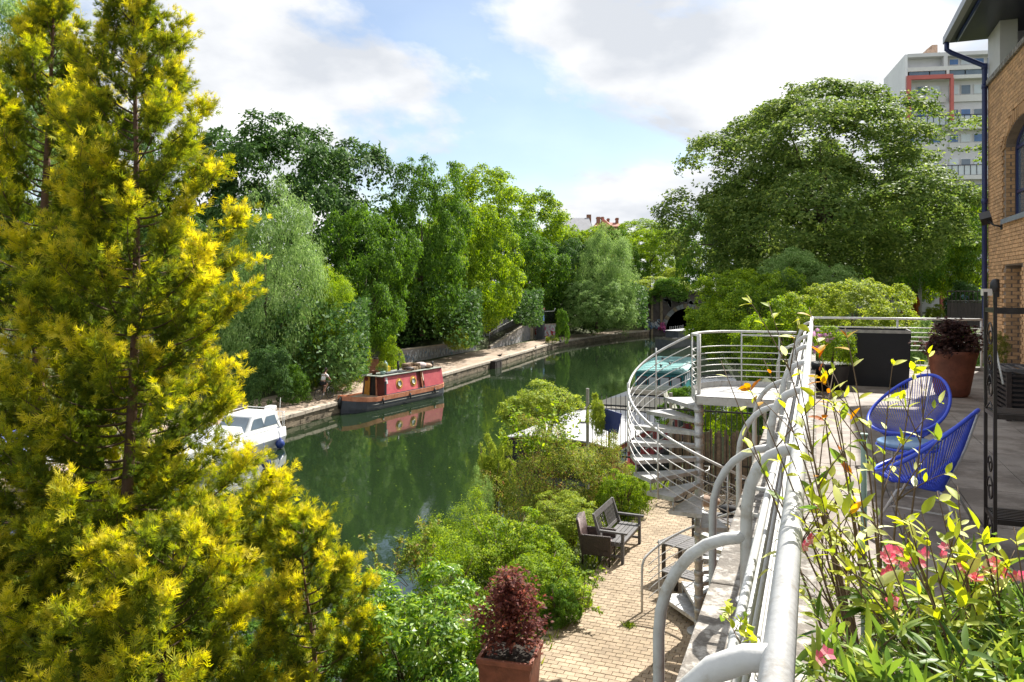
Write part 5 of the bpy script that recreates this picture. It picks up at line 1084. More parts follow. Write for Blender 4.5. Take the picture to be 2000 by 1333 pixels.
def flower_mesh(mt, r_):
    if (mt, r_) in FM: return FM[(mt, r_)]
    V = []
    for k in range(5):
        a0 = 2*PI*k/5; d = nrm(np.array([math.cos(a0), math.sin(a0), .3])); e = np.array([-math.sin(a0), math.cos(a0), 0.]); q = np.zeros(3)
        V += [q, q+d*r_*.7+e*r_*.42, q+d*r_*1.15, q+d*r_*.7-e*r_*.42]
    v = np.array(V); me = np_mesh('flower', v, np.arange(len(v)).reshape(-1, 4), G[mt]); FM[(mt, r_)] = me; return me
def flowers(parent, pts, mt, r_=.03):
    me = flower_mesh(mt, r_); inv = parent.matrix_world.inverted() if False else None
    for p in pts:
        l = parent.location; a = -parent.rotation_euler.z; d = Vector(p)-Vector(l); sc = parent.scale
        q = Vector(((d.x*math.cos(a)-d.y*math.sin(a))/sc.x, (d.x*math.sin(a)+d.y*math.cos(a))/sc.y, d.z/sc.z))
        o = piece('flower', me, None, parent, q, (random.uniform(.2, 1.5), random.uniform(-.7, .7), random.uniform(-.6, .6)), tuple(1/s for s in sc))
flowers([o for o in bpy.data.objects if o.get('label', '').startswith('climbing rose')][0], [Q(1302, 778, 22.9), Q(1338, 790, 22.9), Q(1318, 800, 22.8)], 'whitef', .1)
# ------------------------------------------------------------------ hedge of shrubs along the water side of the patio
gh = 'shrubs between the patio and the canal'
CR['lau'] = crown('laurel_crown', 11, K=60, N=15000, ls=.082, lob=(.14, .32), shell=(.4, .9), bottom=.7, zmin=-.75, aspect=.34, up=.45, clumps=330, cr=(.06, .12))
CR['wild'] = crown('wild_crown', 12, K=60, N=27000, ls=.040, lob=(.12, .30), shell=(.25, 1.0), bottom=.6, aspect=.4, clumps=300, cr=(.05, .12), loose=.4)
CR['fine'] = crown('fine_crown', 13, K=46, N=27000, ls=.044, lob=(.10, .36), shell=(.3, .98), bottom=.5, zmin=-.4, aspect=.5, clumps=420, cr=(.05, .11))
def nshrub(name, label, x0, x1, yt, yb, D, base, kind, mt, depth=1., rz=0., cat='shrub'):
    c = Q((x0+x1)/2, (yt+yb)/2, D); rx = (x1-x0)/2/F*D; top = CAMZ-(yt-HZ)/F*D
    h = top-base; root = empty(name, label, cat, (c.x, D, base), rz, gh)
    put_crown('foliage', CR[kind][0], G[mt], (0, 0, h*.42), (rx*1.08, rx*1.08*depth, h*.62), root)
    mb = MB()
    for i in range(9):
        a = i*2.4; e = (math.cos(a)*rx*.7, math.sin(a)*rx*.7*depth, h*random.uniform(.6, .95)); mb.tube(bez((math.cos(a)*.1, math.sin(a)*.1, 0), (e[0]*.4, e[1]*.4, h*.5), e, 5), [.03, .025, .02, .015, .01, .005], 5)
    mb.build('stems', M['twig'], root); return root
for t in [
 ('glossy laurel shrub beside the rusty planter at the bottom of the picture', 655, 955, 1140, 1560, 11.6, .9, 'lau', 'laurel'),
 ('bright yellow green shrub behind the wooden bench', 1035, 1190, 968, 1110, 17.6, 1.3, 'fine', 'limegreen'),
 ('lime shrub in the middle of the hedge, above the red maple', 895, 1085, 1005, 1190, 16.0, .8, 'fine', 'brgreen'),
 ('leafy shrub behind the red maple, left of the wicker chair', 960, 1140, 1070, 1215, 14.3, .9, 'fine', 'shrub'),
 ('loose shrub with reddish stems leaning over the sky reflection', 775, 960, 1060, 1240, 14.8, .3, 'wild', 'shrub'),
 ('small dark ground shrub at the edge of the pavers by the maple', 1050, 1130, 1130, 1215, 13.4, 1.2, 'fine', 'midgreen'),
 ('green weedy bush at the water edge left of the limes', 850, 985, 995, 1120, 17.5, .2, 'wild', 'shrub'),
 ('large wild bush with mixed red and green stems by the barge end', 960, 1160, 850, 1030, 20.5, .6, 'wild', 'wild'),
 ('yellow leaved branch spread at the left of the wild bush', 925, 1000, 845, 945, 22.0, .2, 'fine', 'limegreen'),
 ('bramble thicket below the blue notice board', 1130, 1240, 870, 985, 21.2, .9, 'wild', 'wild'),
 ('bright leafy bush just left of the spiral stair foot', 1165, 1262, 915, 1035, 19.8, 1.2, 'fine', 'brgreen'),
 ('airy small tree arching over the water in front of the barge', 995, 1140, 750, 850, 24.3, 2.5, 's2', 'limegreen'),
 ('silvery plant at the waterline below the wild bush', 905, 965, 945, 1020, 20.0, 0, 'wild', 'silver'),
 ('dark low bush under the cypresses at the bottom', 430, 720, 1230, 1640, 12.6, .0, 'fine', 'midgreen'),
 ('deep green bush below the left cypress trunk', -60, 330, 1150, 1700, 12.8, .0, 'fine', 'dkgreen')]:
    nshrub('hedge_shrub', t[0], *t[1:7], t[7], t[8], rz=t[1] % 6)
SHOOTS = 1
# rough grass strip on the bank and a few tufts in the joints
r = np.random.default_rng(9); n = 9000; u = r.uniform(6, 24, n); v = np.where(r.random(n) < .12, -4.15+r.random(n)*.15, r.uniform(-6.2, -4.15, n)); 
P_ = np.c_[u*SN+v*CS, u*CS-v*SN, np.full(n, 1.33)]
P_[:, 2] = [max(hgt(a, b), .0) for a, b in P_[:, :2]]
P_ = P_[[a[0] > interp(RB, a[1])+.5 for a in P_]]; n = len(P_); ax_ = nrm(np.c_[r.normal(size=(n, 2))*.4, np.ones(n)]); nn_ = nrm(np.cross(ax_, r.normal(size=(n, 3)))); L = r.uniform(.08, .28, n)
vv_, ff_ = leaf_quads(P_, ax_, nn_, L, L*.12, 0); o = bpy.data.objects.new('bank_grass', np_mesh('bank_grass', vv_, ff_, G['grass'])); COL.objects.link(o); tag(o, 'rough grass and weeds between the shrubs on the bank', 'grass', kind='stuff')
n = 260; c0_ = W(1228, 1224, PZ); pp = np.tile([c0_.x, c0_.y, PZ], (n, 1))+np.c_[r.normal(size=(n, 2))*.05, np.zeros(n)]; ax_ = nrm(np.c_[r.normal(size=(n, 2))*.7, np.ones(n)]); nn_ = nrm(np.cross(ax_, r.normal(size=(n, 3)))); L = r.uniform(.04, .09, n)
vv_, ff_ = leaf_quads(pp, ax_, nn_, L, L*.15, 0); o = bpy.data.objects.new('weed_tuft', np_mesh('weed_tuft', vv_, ff_, G['grass'])); COL.objects.link(o); tag(o, 'single yellow green tuft growing between the pavers', 'weed')
# ------------------------------------------------------------------ bench, wicker chair, table set
def bench_legs(): pass
def arm_bench(name, label, loc, rz, L=1.5):
    e = empty(name, label, 'bench', loc, rz)                    # local x along the bench, front = +y
    for x in (-L/2+.03, L/2-.03):
        MB().bx(x-.03, x+.03, .47, .53, 0, .62).build('front_leg', M['teak'], e)
        MB().add([(x-.03, -.04, 0), (x+.03, -.04, 0), (x+.03, .03, 0), (x-.03, .03, 0), (x-.03, -.01, .45), (x+.03, -.01, .45), (x+.03, .06, .45), (x-.03, .06, .45), (x-.03, -.17, .98), (x+.03, -.17, .98), (x+.03, -.12, .98), (x-.03, -.12, .98)],
                 [(3, 2, 1, 0), (0, 1, 5, 4), (1, 2, 6, 5), (2, 3, 7, 6), (3, 0, 4, 7), (4, 5, 9, 8), (5, 6, 10, 9), (6, 7, 11, 10), (7, 4, 8, 11), (8, 9, 10, 11)]).build('rear_leg', M['teak'], e)
        MB().bx(x-.035, x+.035, .0, .60, .62, .66).build('armrest', M['teak'], e); MB().bx(x-.02, x+.02, .03, .47, .12, .17).bx(x-.02, x+.02, .03, .47, .36, .42).build('side_rail', M['teak'], e)
    for k in range(5): MB().bx(-L/2+.0, L/2-.0, .05+k*.098, .135+k*.098, .43, .452).build('seat_slat', M['teak'], e)
    MB().bx(-L/2+.06, L/2-.06, .48, .51, .36, .43).build('apron', M['teak'], e)
    tl = Matrix.Rotation(.29, 3, 'X')
    MB().box((0, -.135, .93), (L-.12, .03, .11), 0, tl).build('top_rail', M['teak'], e); MB().box((0, .0, .52), (L-.12, .03, .06), 0, tl).build('lower_rail', M['teak'], e)
    for k in range(17):
        x = -L/2+.1+k*(L-.2)/16
        if abs(x-.2) < .14: continue
        MB().box((x, -.07, .72), (.03, .015, .38), 0, tl).build('back_slat', M['teak'], e)
    c = MB()
    for k in range(5): c.tube([(.2+.045*math.cos(a), -.022-.29*(.58+k*.075+.045*math.sin(a)-.52), .58+k*.07+.04*math.sin(a)) for a in [2*PI*i/10 for i in range(10)]], .008, 5, closed=True)
    c.build('carved_panel', M['teak'], e)
    return e
bA = W(1250, 1062, PZ); bB = W(1215, 1103, PZ)   # the two front feet
dvec = Vector((bA.x-bB.x, bA.y-bB.y)); bl_ = 1.45; a_ = math.atan2(dvec.y, dvec.x)
ang_b = math.radians(90-24)                       # bench runs along the hedge
mid = Vector(((bA.x+bB.x)/2, (bA.y+bB.y)/2)); perp = Vector((-math.sin(ang_b), math.cos(ang_b)))
arm_bench('wooden_bench', 'weathered dark slatted bench with a carved panel back, farther from the planter', (mid.x+perp.x*.5, mid.y+perp.y*.5, PZ), ang_b+PI, 1.45)
for o in [x for x in bpy.data.objects if x.name.startswith('wooden_bench')]: pass
wc = W(1180, 1100, PZ)
e = empty('wicker_armchair', 'brown wicker armchair with a pale seat cushion in front of the bench', 'chair', (wc.x-.12, wc.y+.1, PZ), ang_b+PI+.1)
MB().bx(-.31, .31, -.28, .30, .30, .38).build('seat', M['rattan'], e, bevel=.02)
MB().bx(-.31, -.25, -.30, .33, .38, .64).bx(-.31, -.25, -.30, .33, .22, .38).build('arm', M['rattan'], e, bevel=.02); MB().bx(.25, .31, -.30, .33, .22, .64).build('arm', M['rattan'], e, bevel=.02)
nbk = MB(); rings = []
for i in range(13):
    x = -.31+i*.62/12; cz_ = .06*(1-(x/.31)**2); rings.append([(x, -.30, .30), (x, -.25, .30), (x, -.36-.03*(1-(x/.31)**2), .92+cz_), (x, -.41-.03*(1-(x/.31)**2), .92+cz_)])
nbk.loft(rings, True).build('backrest', M['rattan'], e)
for i in range(13): MB().tube([(-.28+i*.0467, -.262, .42), (-.28+i*.0467, -.366-.03*(1-((-.28+i*.0467)/.31)**2), .95)], .012, 5).build('back_cane', M['cushion'], e)  # pale cushion colour paints the light falling on the backrest into the canes
MB().box((0, .01, .42), (.48, .54, .08)).build('cushion', M['cushion'], e, bevel=.025)
for x in (-.28, .28):
    for y in (-.27, .30): MB().tube([(x, y, 0), (x, y, .32)], .018, 8).build('leg', M['teakdark'], e)
MB().bx(-.27, .27, .27, .30, .22, .30).build('front_apron', M['rattan'], e)
# picnic set beside and under the stair
def slat_table(name, label, cat, loc, rz, L, Wd, H, n, leg='post'):
    t = empty(name, label, cat, loc, rz); sw = Wd/n
    for k in range(n): MB().bx(-L/2, L/2, -Wd/2+k*sw+.006, -Wd/2+(k+1)*sw-.006, H-.03, H).build('slat', M['teak'], t)
    for x in (-L/2+.12, L/2-.12):
        MB().bx(x-.03, x+.03, -Wd/2+.03, Wd/2-.03, H-.09, H-.031).build('cross_rail', M['teak'], t)
        for y in (-Wd/2+.06, Wd/2-.06): MB().bx(x-.03, x+.03, y-.03, y+.03, 0, H-.09).build('leg', M['teakdark'], t)
    return t
q = W(1345, 1122, PZ+.45); slat_table('slatted_stool', 'dark slatted low bench top nearest the lower newel of the stairs', 'bench', (q.x, q.y, PZ), -.75, .95, .40, .45, 4)
q = W(1358, 1064, PZ+.72); slat_table('slatted_table', 'grey slatted table between the stair column and the lower handrail', 'table', (q.x, q.y, PZ), -.75, 1.3, .75, .72, 7)
q = W(1400, 1010, PZ+.72); slat_table('slatted_table', 'second grey slatted table beyond the stair column with odds and ends on it', 'table', (q.x, q.y, PZ), -.6, 1.1, .7, .72, 7)
tt = T(18.0, -1.25, PZ)
for k, (px, py, mt, lb, s) in enumerate(((1385, 975, 'tan', 'tan cushion dumped beyond the stair column', .22), (1425, 990, 'cloth_black', 'black bag heaped on the far slatted table', .2), (1440, 1010, 'terra', 'reddish pot beside the black bag', .1))):
    q = W(px, py, PZ+.9); MB().sphere((0, 0, 0), s, 12, 1.2, .9, .6).tube([(0, 0, s*.4), (.05, 0, s*.8)], [.05, .02], 6).build('bag' if k < 2 else 'pot', M[mt], None, (q.x, q.y, PZ+.72+s*.6)); tag([o for o in bpy.data.objects if o.name.split('.')[0] == ('bag' if k < 2 else 'pot')][-1], lb, 'bag' if k < 2 else 'pot')
def bicycle(name, label, loc, rz, frame='black_metal', tilt=0):
    e = empty(name, label, 'bicycle', loc, rz); e.rotation_euler.x = tilt     # local x = forward
    for x in (-.52, .52):
        w = MB().tube([(x+.33*math.cos(a), 0, .34+.33*math.sin(a)) for a in [2*PI*i/28 for i in range(28)]], .018, 6, closed=True).build('wheel', M['blackpot'], e)
        MB().tube([(x+.305*math.cos(a), 0, .34+.305*math.sin(a)) for a in [2*PI*i/28 for i in range(28)]], .009, 5, closed=True).build('rim', M['galv'], w)
        s = MB()
        for i in range(14): a = PI*2*i/14; s.tube([(x, .02*(-1)**i, .34), (x+.3*math.cos(a), 0, .34+.3*math.sin(a))], .0025, 3)
        s.build('spokes', M['galv'], w)
    MB().tube([(-.12, 0, .30), (-.2, 0, .82)], .016, 7).tube([(-.18, 0, .74), (.36, 0, .80)], .016, 7).tube([(-.12, 0, .30), (.38, 0, .70)], .018, 7).tube([(-.12, 0, .30), (-.52, 0, .34)], .011, 6).tube([(-.18, 0, .74), (-.52, 0, .34)], .010, 6).tube([(.36, 0, .86), (.40, 0, .68), (.52, 0, .34)], .015, 7).build('frame', M[frame], e)
    MB().tube([(.36, 0, .86), (.38, 0, 1.0)], .013, 6).tube([(.22, .27, 1.0), (.36, .22, 1.02), (.40, 0, 1.0), (.36, -.22, 1.02), (.22, -.27, 1.0)], .012, 6).build('handlebar', M['galv'], e)
    MB().loft([[(-.34, -.08, .86), (-.34, .08, .86), (-.34, .07, .9), (-.34, -.07, .9)], [(-.2, -.05, .86), (-.2, .05, .86), (-.2, .04, .91), (-.2, -.04, .91)], [(-.06, -.02, .86), (-.06, .02, .86), (-.06, .02, .9), (-.06, -.02, .9)]]).build('saddle', M['blackpot'], e)
    MB().tube([(-.12, -.05, .3), (-.12, .05, .3)], .05, 8).tube([(-.12, .07, .3), (-.06, .09, .14), (-.06, .16, .14)], .012, 5).tube([(-.12, -.07, .3), (-.18, -.09, .46), (-.18, -.16, .46)], .012, 5).build('cranks', M['galv'], e)
    return e
q = T(20.6, -1.6, PZ); bicycle('bicycle', 'dark bicycle parked under the spiral stairs against the fence, right one', (q.x, q.y, PZ), RZ+.15, tilt=.08)
q = T(20.9, -3.0, PZ); bicycle('bicycle', 'dark bicycle parked left under the spiral stair treads', (q.x, q.y, PZ), RZ-.1, tilt=.08)
# rusty planter with the red maple
pq = W(1000, 1362, PZ+.0); 
pl_ = empty('rusty_planter', 'tall square rusty metal planter at the bottom edge of the picture', 'planter', (-.02, 10.55, PZ-.02), RZ+.12)
s0_, s1_ = .30, .36
MB().add([(-s0_, -s0_, 0), (s0_, -s0_, 0), (s0_, s0_, 0), (-s0_, s0_, 0), (-s1_, -s1_, .82), (s1_, -s1_, .82), (s1_, s1_, .82), (-s1_, s1_, .82)], [(3, 2, 1, 0), (0, 1, 5, 4), (1, 2, 6, 5), (2, 3, 7, 6), (3, 0, 4, 7)]).build('body', M['terra'], pl_)
MB().bx(-.38, .38, -.38, -.33, .82, .90).bx(-.38, .38, .33, .38, .82, .90).bx(-.38, -.33, -.329, .329, .82, .90).bx(.33, .38, -.329, .329, .82, .90).build('rim', M['terra'], pl_, bevel=.008)
MB().bx(-.33, .33, -.33, .33, .80, .84).build('soil', M['soil'], pl_)
def maple(name, label, loc, rx, h, mt, seed, group=None, N=4200):
    r = np.random.default_rng(seed); e = empty(name, label, 'shrub', loc, 0, group); tips = []; mb = MB(); rg = random.Random(seed)
    for i in range(46):
        a = i*2.4+rg.uniform(-.3, .3); t = (i+.5)/46; zz_ = h*(.16+.84*(int(t*6)+.35+.5*rg.random())/6.2); rr__ = rx*(1.15-.72*t-.25*t*t)*(.75+.9*min(t, .28))*rg.uniform(.45, 1.2)
        e_ = Vector((math.cos(a)*rr__, math.sin(a)*rr__, zz_)); s_ = Vector((0, 0, h*.12)); mb.tube(bez(s_, (e_.x*.35, e_.y*.35, zz_*.95), e_, 5), [.016, .012, .009, .007, .005, .003], 4); tips.append(e_)
    mb.tube([(0, 0, -.05), (.01, 0, h*.3), (0, 0, h*.7)], [.03, .02, .01], 6)
    mb.build('stems', M['pbrown'], e); tips = np.array(tips)
    q = r.integers(0, len(tips), N); c = tips[q]*r.uniform(.72, 1.03, (N, 1))+r.normal(size=(N, 3))*np.array([.075, .075, .035])*rx/.42; n_ = nrm(r.normal(size=(N, 3))*.5+[0, 0, 1.0]); V = []
    for da in (-1.0, -.5, 0, .5, 1.0):                              # hand shaped leaves: five fingers each
        a0 = nrm(np.cross(n_, r.normal(size=(N, 3)))) if da == -1.0 else a_ref; a_ref = a0
        s_ = np.cross(n_, a0); a1 = nrm(a0*math.cos(da)+s_*math.sin(da)-n_*.25); L = .055*rx/.42*(1-.25*abs(da))*r.uniform(.8, 1.2, N)
        V.append(leaf_quads(c, a1, n_, L, L*.28, 0)[0])
    v = np.concatenate(V); f = np.arange(len(v)).reshape(-1, 4); o = bpy.data.objects.new('foliage', np_mesh('foliage', v, f, G[mt])); COL.objects.link(o); o.parent = e
    return e
maple('red_maple', 'purple red dwarf maple growing in the tall rusty planter', (-.02, 10.55, PZ+.82), .47, 1.2, 'maple', 3, N=2500)
# ------------------------------------------------------------------ terrace things (grid coordinates)
def TP(u, v, z=FZ): q = T(u, v, z); return (q.x, q.y, q.z)
bx_ = empty('black_planter', 'large black rectangular planter against the back railing', 'planter', TP(15.75, .98), RZ)
MB().loft([[(-.58, -.33, 0), (.58, -.33, 0), (.58, .33, 0), (-.58, .33, 0)], [(-.62, -.36, 1.0), (.62, -.36, 1.0), (.62, .36, 1.0), (-.62, .36, 1.0)]], False, caps=False).bx(-.62, .62, -.36, -.33, 1.0, 1.03).bx(-.62, .62, .33, .36, 1.0, 1.03).bx(-.62, -.59, -.329, .329, 1.0, 1.03).bx(.59, .62, -.329, .329, 1.0, 1.03).build('body', M['blackpot'], bx_)
MB().bx(-.6, .6, -.34, .34, .9, .93).build('soil', M['soil'], bx_)
MB().bx(-.62, .62, -.365, -.361, .975, 1.032).build('rim', M['galv_dull'], bx_)
rp = empty('terracotta_pot', 'big round rust red pot beside the black planter', 'pot', TP(14.6, 2.12), RZ)
MB().lathe([(.001, 0), (.22, 0), (.26, .05), (.33, .45), (.37, .66), (.385, .70), (.385, .76), (.36, .76), (.34, .68), (.001, .66)], (0, 0, 0), 32).build('body', M['terra'], rp); MB().lathe([(.001, .70), (.34, .70)], (0, 0, 0), 24).build('soil', M['soil'], rp)
maple('purple_maple', 'dull purple dwarf maple spreading above the big round rust pot', TP(14.6, 2.12, FZ+.66), .52, .62, 'maple2', 8, N=1900)
p2_ = empty('black_pot', 'black pot with a lilac flowered rhododendron by the rail corner', 'pot', TP(14.6, .25), RZ); MB().lathe([(.001, 0), (.24, 0), (.32, .42), (.34, .44), (.34, .48), (.30, .48), (.001, .44)], (0, 0, 0), 24).build('body', M['blackpot'], p2_); MB().lathe([(.001, .45), (.30, .45)], (0, 0, 0), 20).build('soil', M['soil'], p2_)
rh = empty('rhododendron', 'x', 'shrub', TP(14.6, .28, FZ+.46)); put_crown('foliage', CR['s2'][0], G['brgreen'], (0, 0, .2), (.42, .42, .46), rh); MB().tube([(0, 0, -.02), (.02, 0, .3)], .02, 6).build('stem', M['twig'], rh); tag(rh, 'leafy green rhododendron with lilac blooms behind the terrace rail', 'shrub')
flowers(rh, [Vector(TP(14.5, .05+random.gauss(.12, .1), 6.32+random.gauss(0, .05))) for _ in range(40)]+[Vector(TP(14.4, -.05+random.gauss(0, .06), 6.15+random.gauss(0, .05))) for _ in range(24)], 'lilac', .035)
# slatted cabinet
cb = empty('slatted_chest', 'dark slatted wooden chest in front of the brick wall', 'chest', TP(12.2, 2.45), RZ)
cw, cd, ch = 1.5, .75, .70
for x in (0, cw):
    for y in (0, cd): MB().bx(x-.03, x+.03, y-.03, y+.03, 0, ch-.03).build('leg', M['teakdark'], cb)
for k in range(9): MB().bx(.035, cw-.035, -.02, 0.0, .08+k*.065, .112+k*.065).build('slat', M['teakdark'], cb); MB().bx(-.02, 0, .035, cd-.035, .08+k*.065, .112+k*.065).build('side_slat', M['teakdark'], cb)
MB().bx(cw/2-.03, cw/2+.03, .002, .02, .05, ch-.05).build('mullion', M['teakdark'], cb)
MB().bx(-.05, cw+.05, -.05, -.0, ch-.03, ch+.01).bx(-.05, cw+.05, cd, cd+.05, ch-.03, ch+.01).bx(-.05, -.0, .001, cd-.001, ch-.03, ch+.01).bx(cw, cw+.05, .001, cd-.001, ch-.03, ch+.01).build('top_frame', M['teak'], cb)
for k in range(10): MB().box((.1+k*.145, cd/2, ch-.012), (.06, cd-.02, .02)).build('top_slat', M['teak'], cb)
MB().bx(.03, cw-.03, .03, cd-.03, .06, ch-.06).build('inner_box', M['blackpot'], cb)
fp = empty('floor_pot', 'small black pot with a dry twiggy plant at the foot of the brick wall', 'pot', TP(16.9, 3.2), RZ); MB().lathe([(.001, 0), (.14, 0), (.17, .34), (.15, .34), (.001, .31)], (0, 0, 0), 16).build('body', M['blackpot'], fp)
d_ = put_crown('dry_plant', CR['w'][0], G['wild'], TP(16.9, 3.2, FZ+.62), (.20, .20, .36)); tag(d_, 'thin dry olive plant in the small black pot by the wall', 'plant')
# string chairs
def acapulco(label, loc, rz):
    e = empty('string_chair', label, 'chair', loc, rz, 'blue string chairs on the terrace')      # front = +y
    rim = lambda t: Vector((.385*math.sin(t)*(1+.10*math.cos(t)), .36*math.cos(t)+.02, .60-.27*math.cos(t)+.03*math.cos(2*t)))
    hub = lambda t: Vector((.115*math.sin(t), .02+.13*math.cos(t), .285+.02*math.cos(t)))
    MB().tube([rim(2*PI*i/56) for i in range(56)], .0165, 8, closed=True).build('rim', M['cord'], e)
    MB().tube([hub(2*PI*i/28) for i in range(28)], .014, 6, closed=True).build('inner_ring', M['cord'], e)
    s = MB(); n = 84
    for i in range(n):
        t = 2*PI*i/n; a, b = rim(t), hub(t); m = (a+b)/2; m.z -= .045; s.tube([a, m, b], .0038, 4, caps=False)
    s.build('cords', M['cord'], e)
    s = MB()
    for i in range(12):
        t = 2*PI*i/12; s.tube([hub(t), hub(t+PI*.9)], .004, 4, caps=False)
    s.build('seat_cords', M['cord'], e)
    bk_ = rim(PI); 
    MB().tube([bk_+Vector((0, -.01, 0)), (0, -.26, .60), (0, -.15, .34), (0, -.10, .27), (0, .0, .25)], .0105, 8).build('back_strut', M['white_metal'], e)
    for x, y in ((-.27, -.26), (.27, -.26), (-.26, .30), (.26, .30)):
        MB().tube([(x*.25, y*.3, .265), (x*.6, y*.62, .24), (x, y, .0)], .0105, 8).build('leg', M['white_metal'], e)
    MB().tube([(-.20, -.19, .12), (.20, -.19, .12), (.19, .23, .12), (-.19, .23, .12)], .007, 6, closed=True).build('stretcher', M['white_metal'], e)
    return e
c1 = acapulco('blue string chair nearer the camera, its high back toward the right', TP(6.8, .82), RZ+math.radians(72))
c2 = copy_tree(c1, TP(8.9, .92), RZ+math.radians(140), 'blue string chair farther away, turned to show its open oval basket')
st_ = empty('side_table', 'low round pale blue topped table between the two blue chairs', 'table', TP(7.8, .78), RZ)
MB().lathe([(.001, .395), (.24, .395), (.255, .405), (.255, .425), (.24, .432), (.001, .432)], (0, 0, 0), 28).build('top', M['bluetop'], st_); MB().tube([(.255*math.cos(a), .255*math.sin(a), .385) for a in [2*PI*i/30 for i in range(30)]], .012, 6, closed=True).build('rim', M['cord'], st_)
for k in range(3): a = k*2.1; MB().tube([(.2*math.cos(a), .2*math.sin(a), .39), (.23*math.cos(a), .23*math.sin(a), 0)], .01, 7).build('leg', M['white_metal'], st_)
# etagere
ra_ = empty('plant_rack', 'tall dark metal shelf rack with scrolled sides at the right edge', 'shelf', TP(6.02, 1.13), RZ)
RL, RD, RH = 1.0, .31, 1.80
for x in (0, RL):
    for y in (0, RD): MB().bx(x-.0105, x+.0105, y-.0105, y+.0105, 0, RH).build('upright', M['bronze_metal'], ra_)
for z in (.27, .98, 1.69):
    MB().bx(.012, RL-.012, -.008, .008, z-.035, z).bx(.012, RL-.012, RD-.008, RD+.008, z-.035, z).bx(-.008, .008, .012, RD-.012, z-.03, z).bx(RL-.008, RL+.008, .012, RD-.012, z-.03, z).build('shelf_frame', M['bronze_metal'], ra_)
    if z < 1.5:
        for k in range(7): MB().bx(.01, RL-.01, .02+k*.041, .042+k*.041, z-.004, z+.004).build('shelf_slat', M['bronze_metal'], ra_)
def scroll(y0, z0, s, x):
    return [(x, y0+s*(1-i/40)*math.cos(i*.28), z0+s*(1-i/40)*math.sin(i*.28)) for i in range(30)]
for x in (0, RL):
    g_ = MB()
    for (y, z, s) in ((.155, .155, .09), (.155, .43, .10), (.155, .60, .07), (.155, 1.14, .10), (.155, 1.30, .07), (.155, 1.50, .10)): g_.tube(scroll(y, z, s, x), .006, 5)
    g_.tube([(x, .01, .98), (x, .155, 1.04), (x, .29, .98)], .006, 5).build('scrollwork', M['bronze_metal'], ra_)
MB().tube([(.03, .28, 1.55), (.05, .02, 1.18)], .007, 6).build('stay_bar', M['white_metal'], ra_)
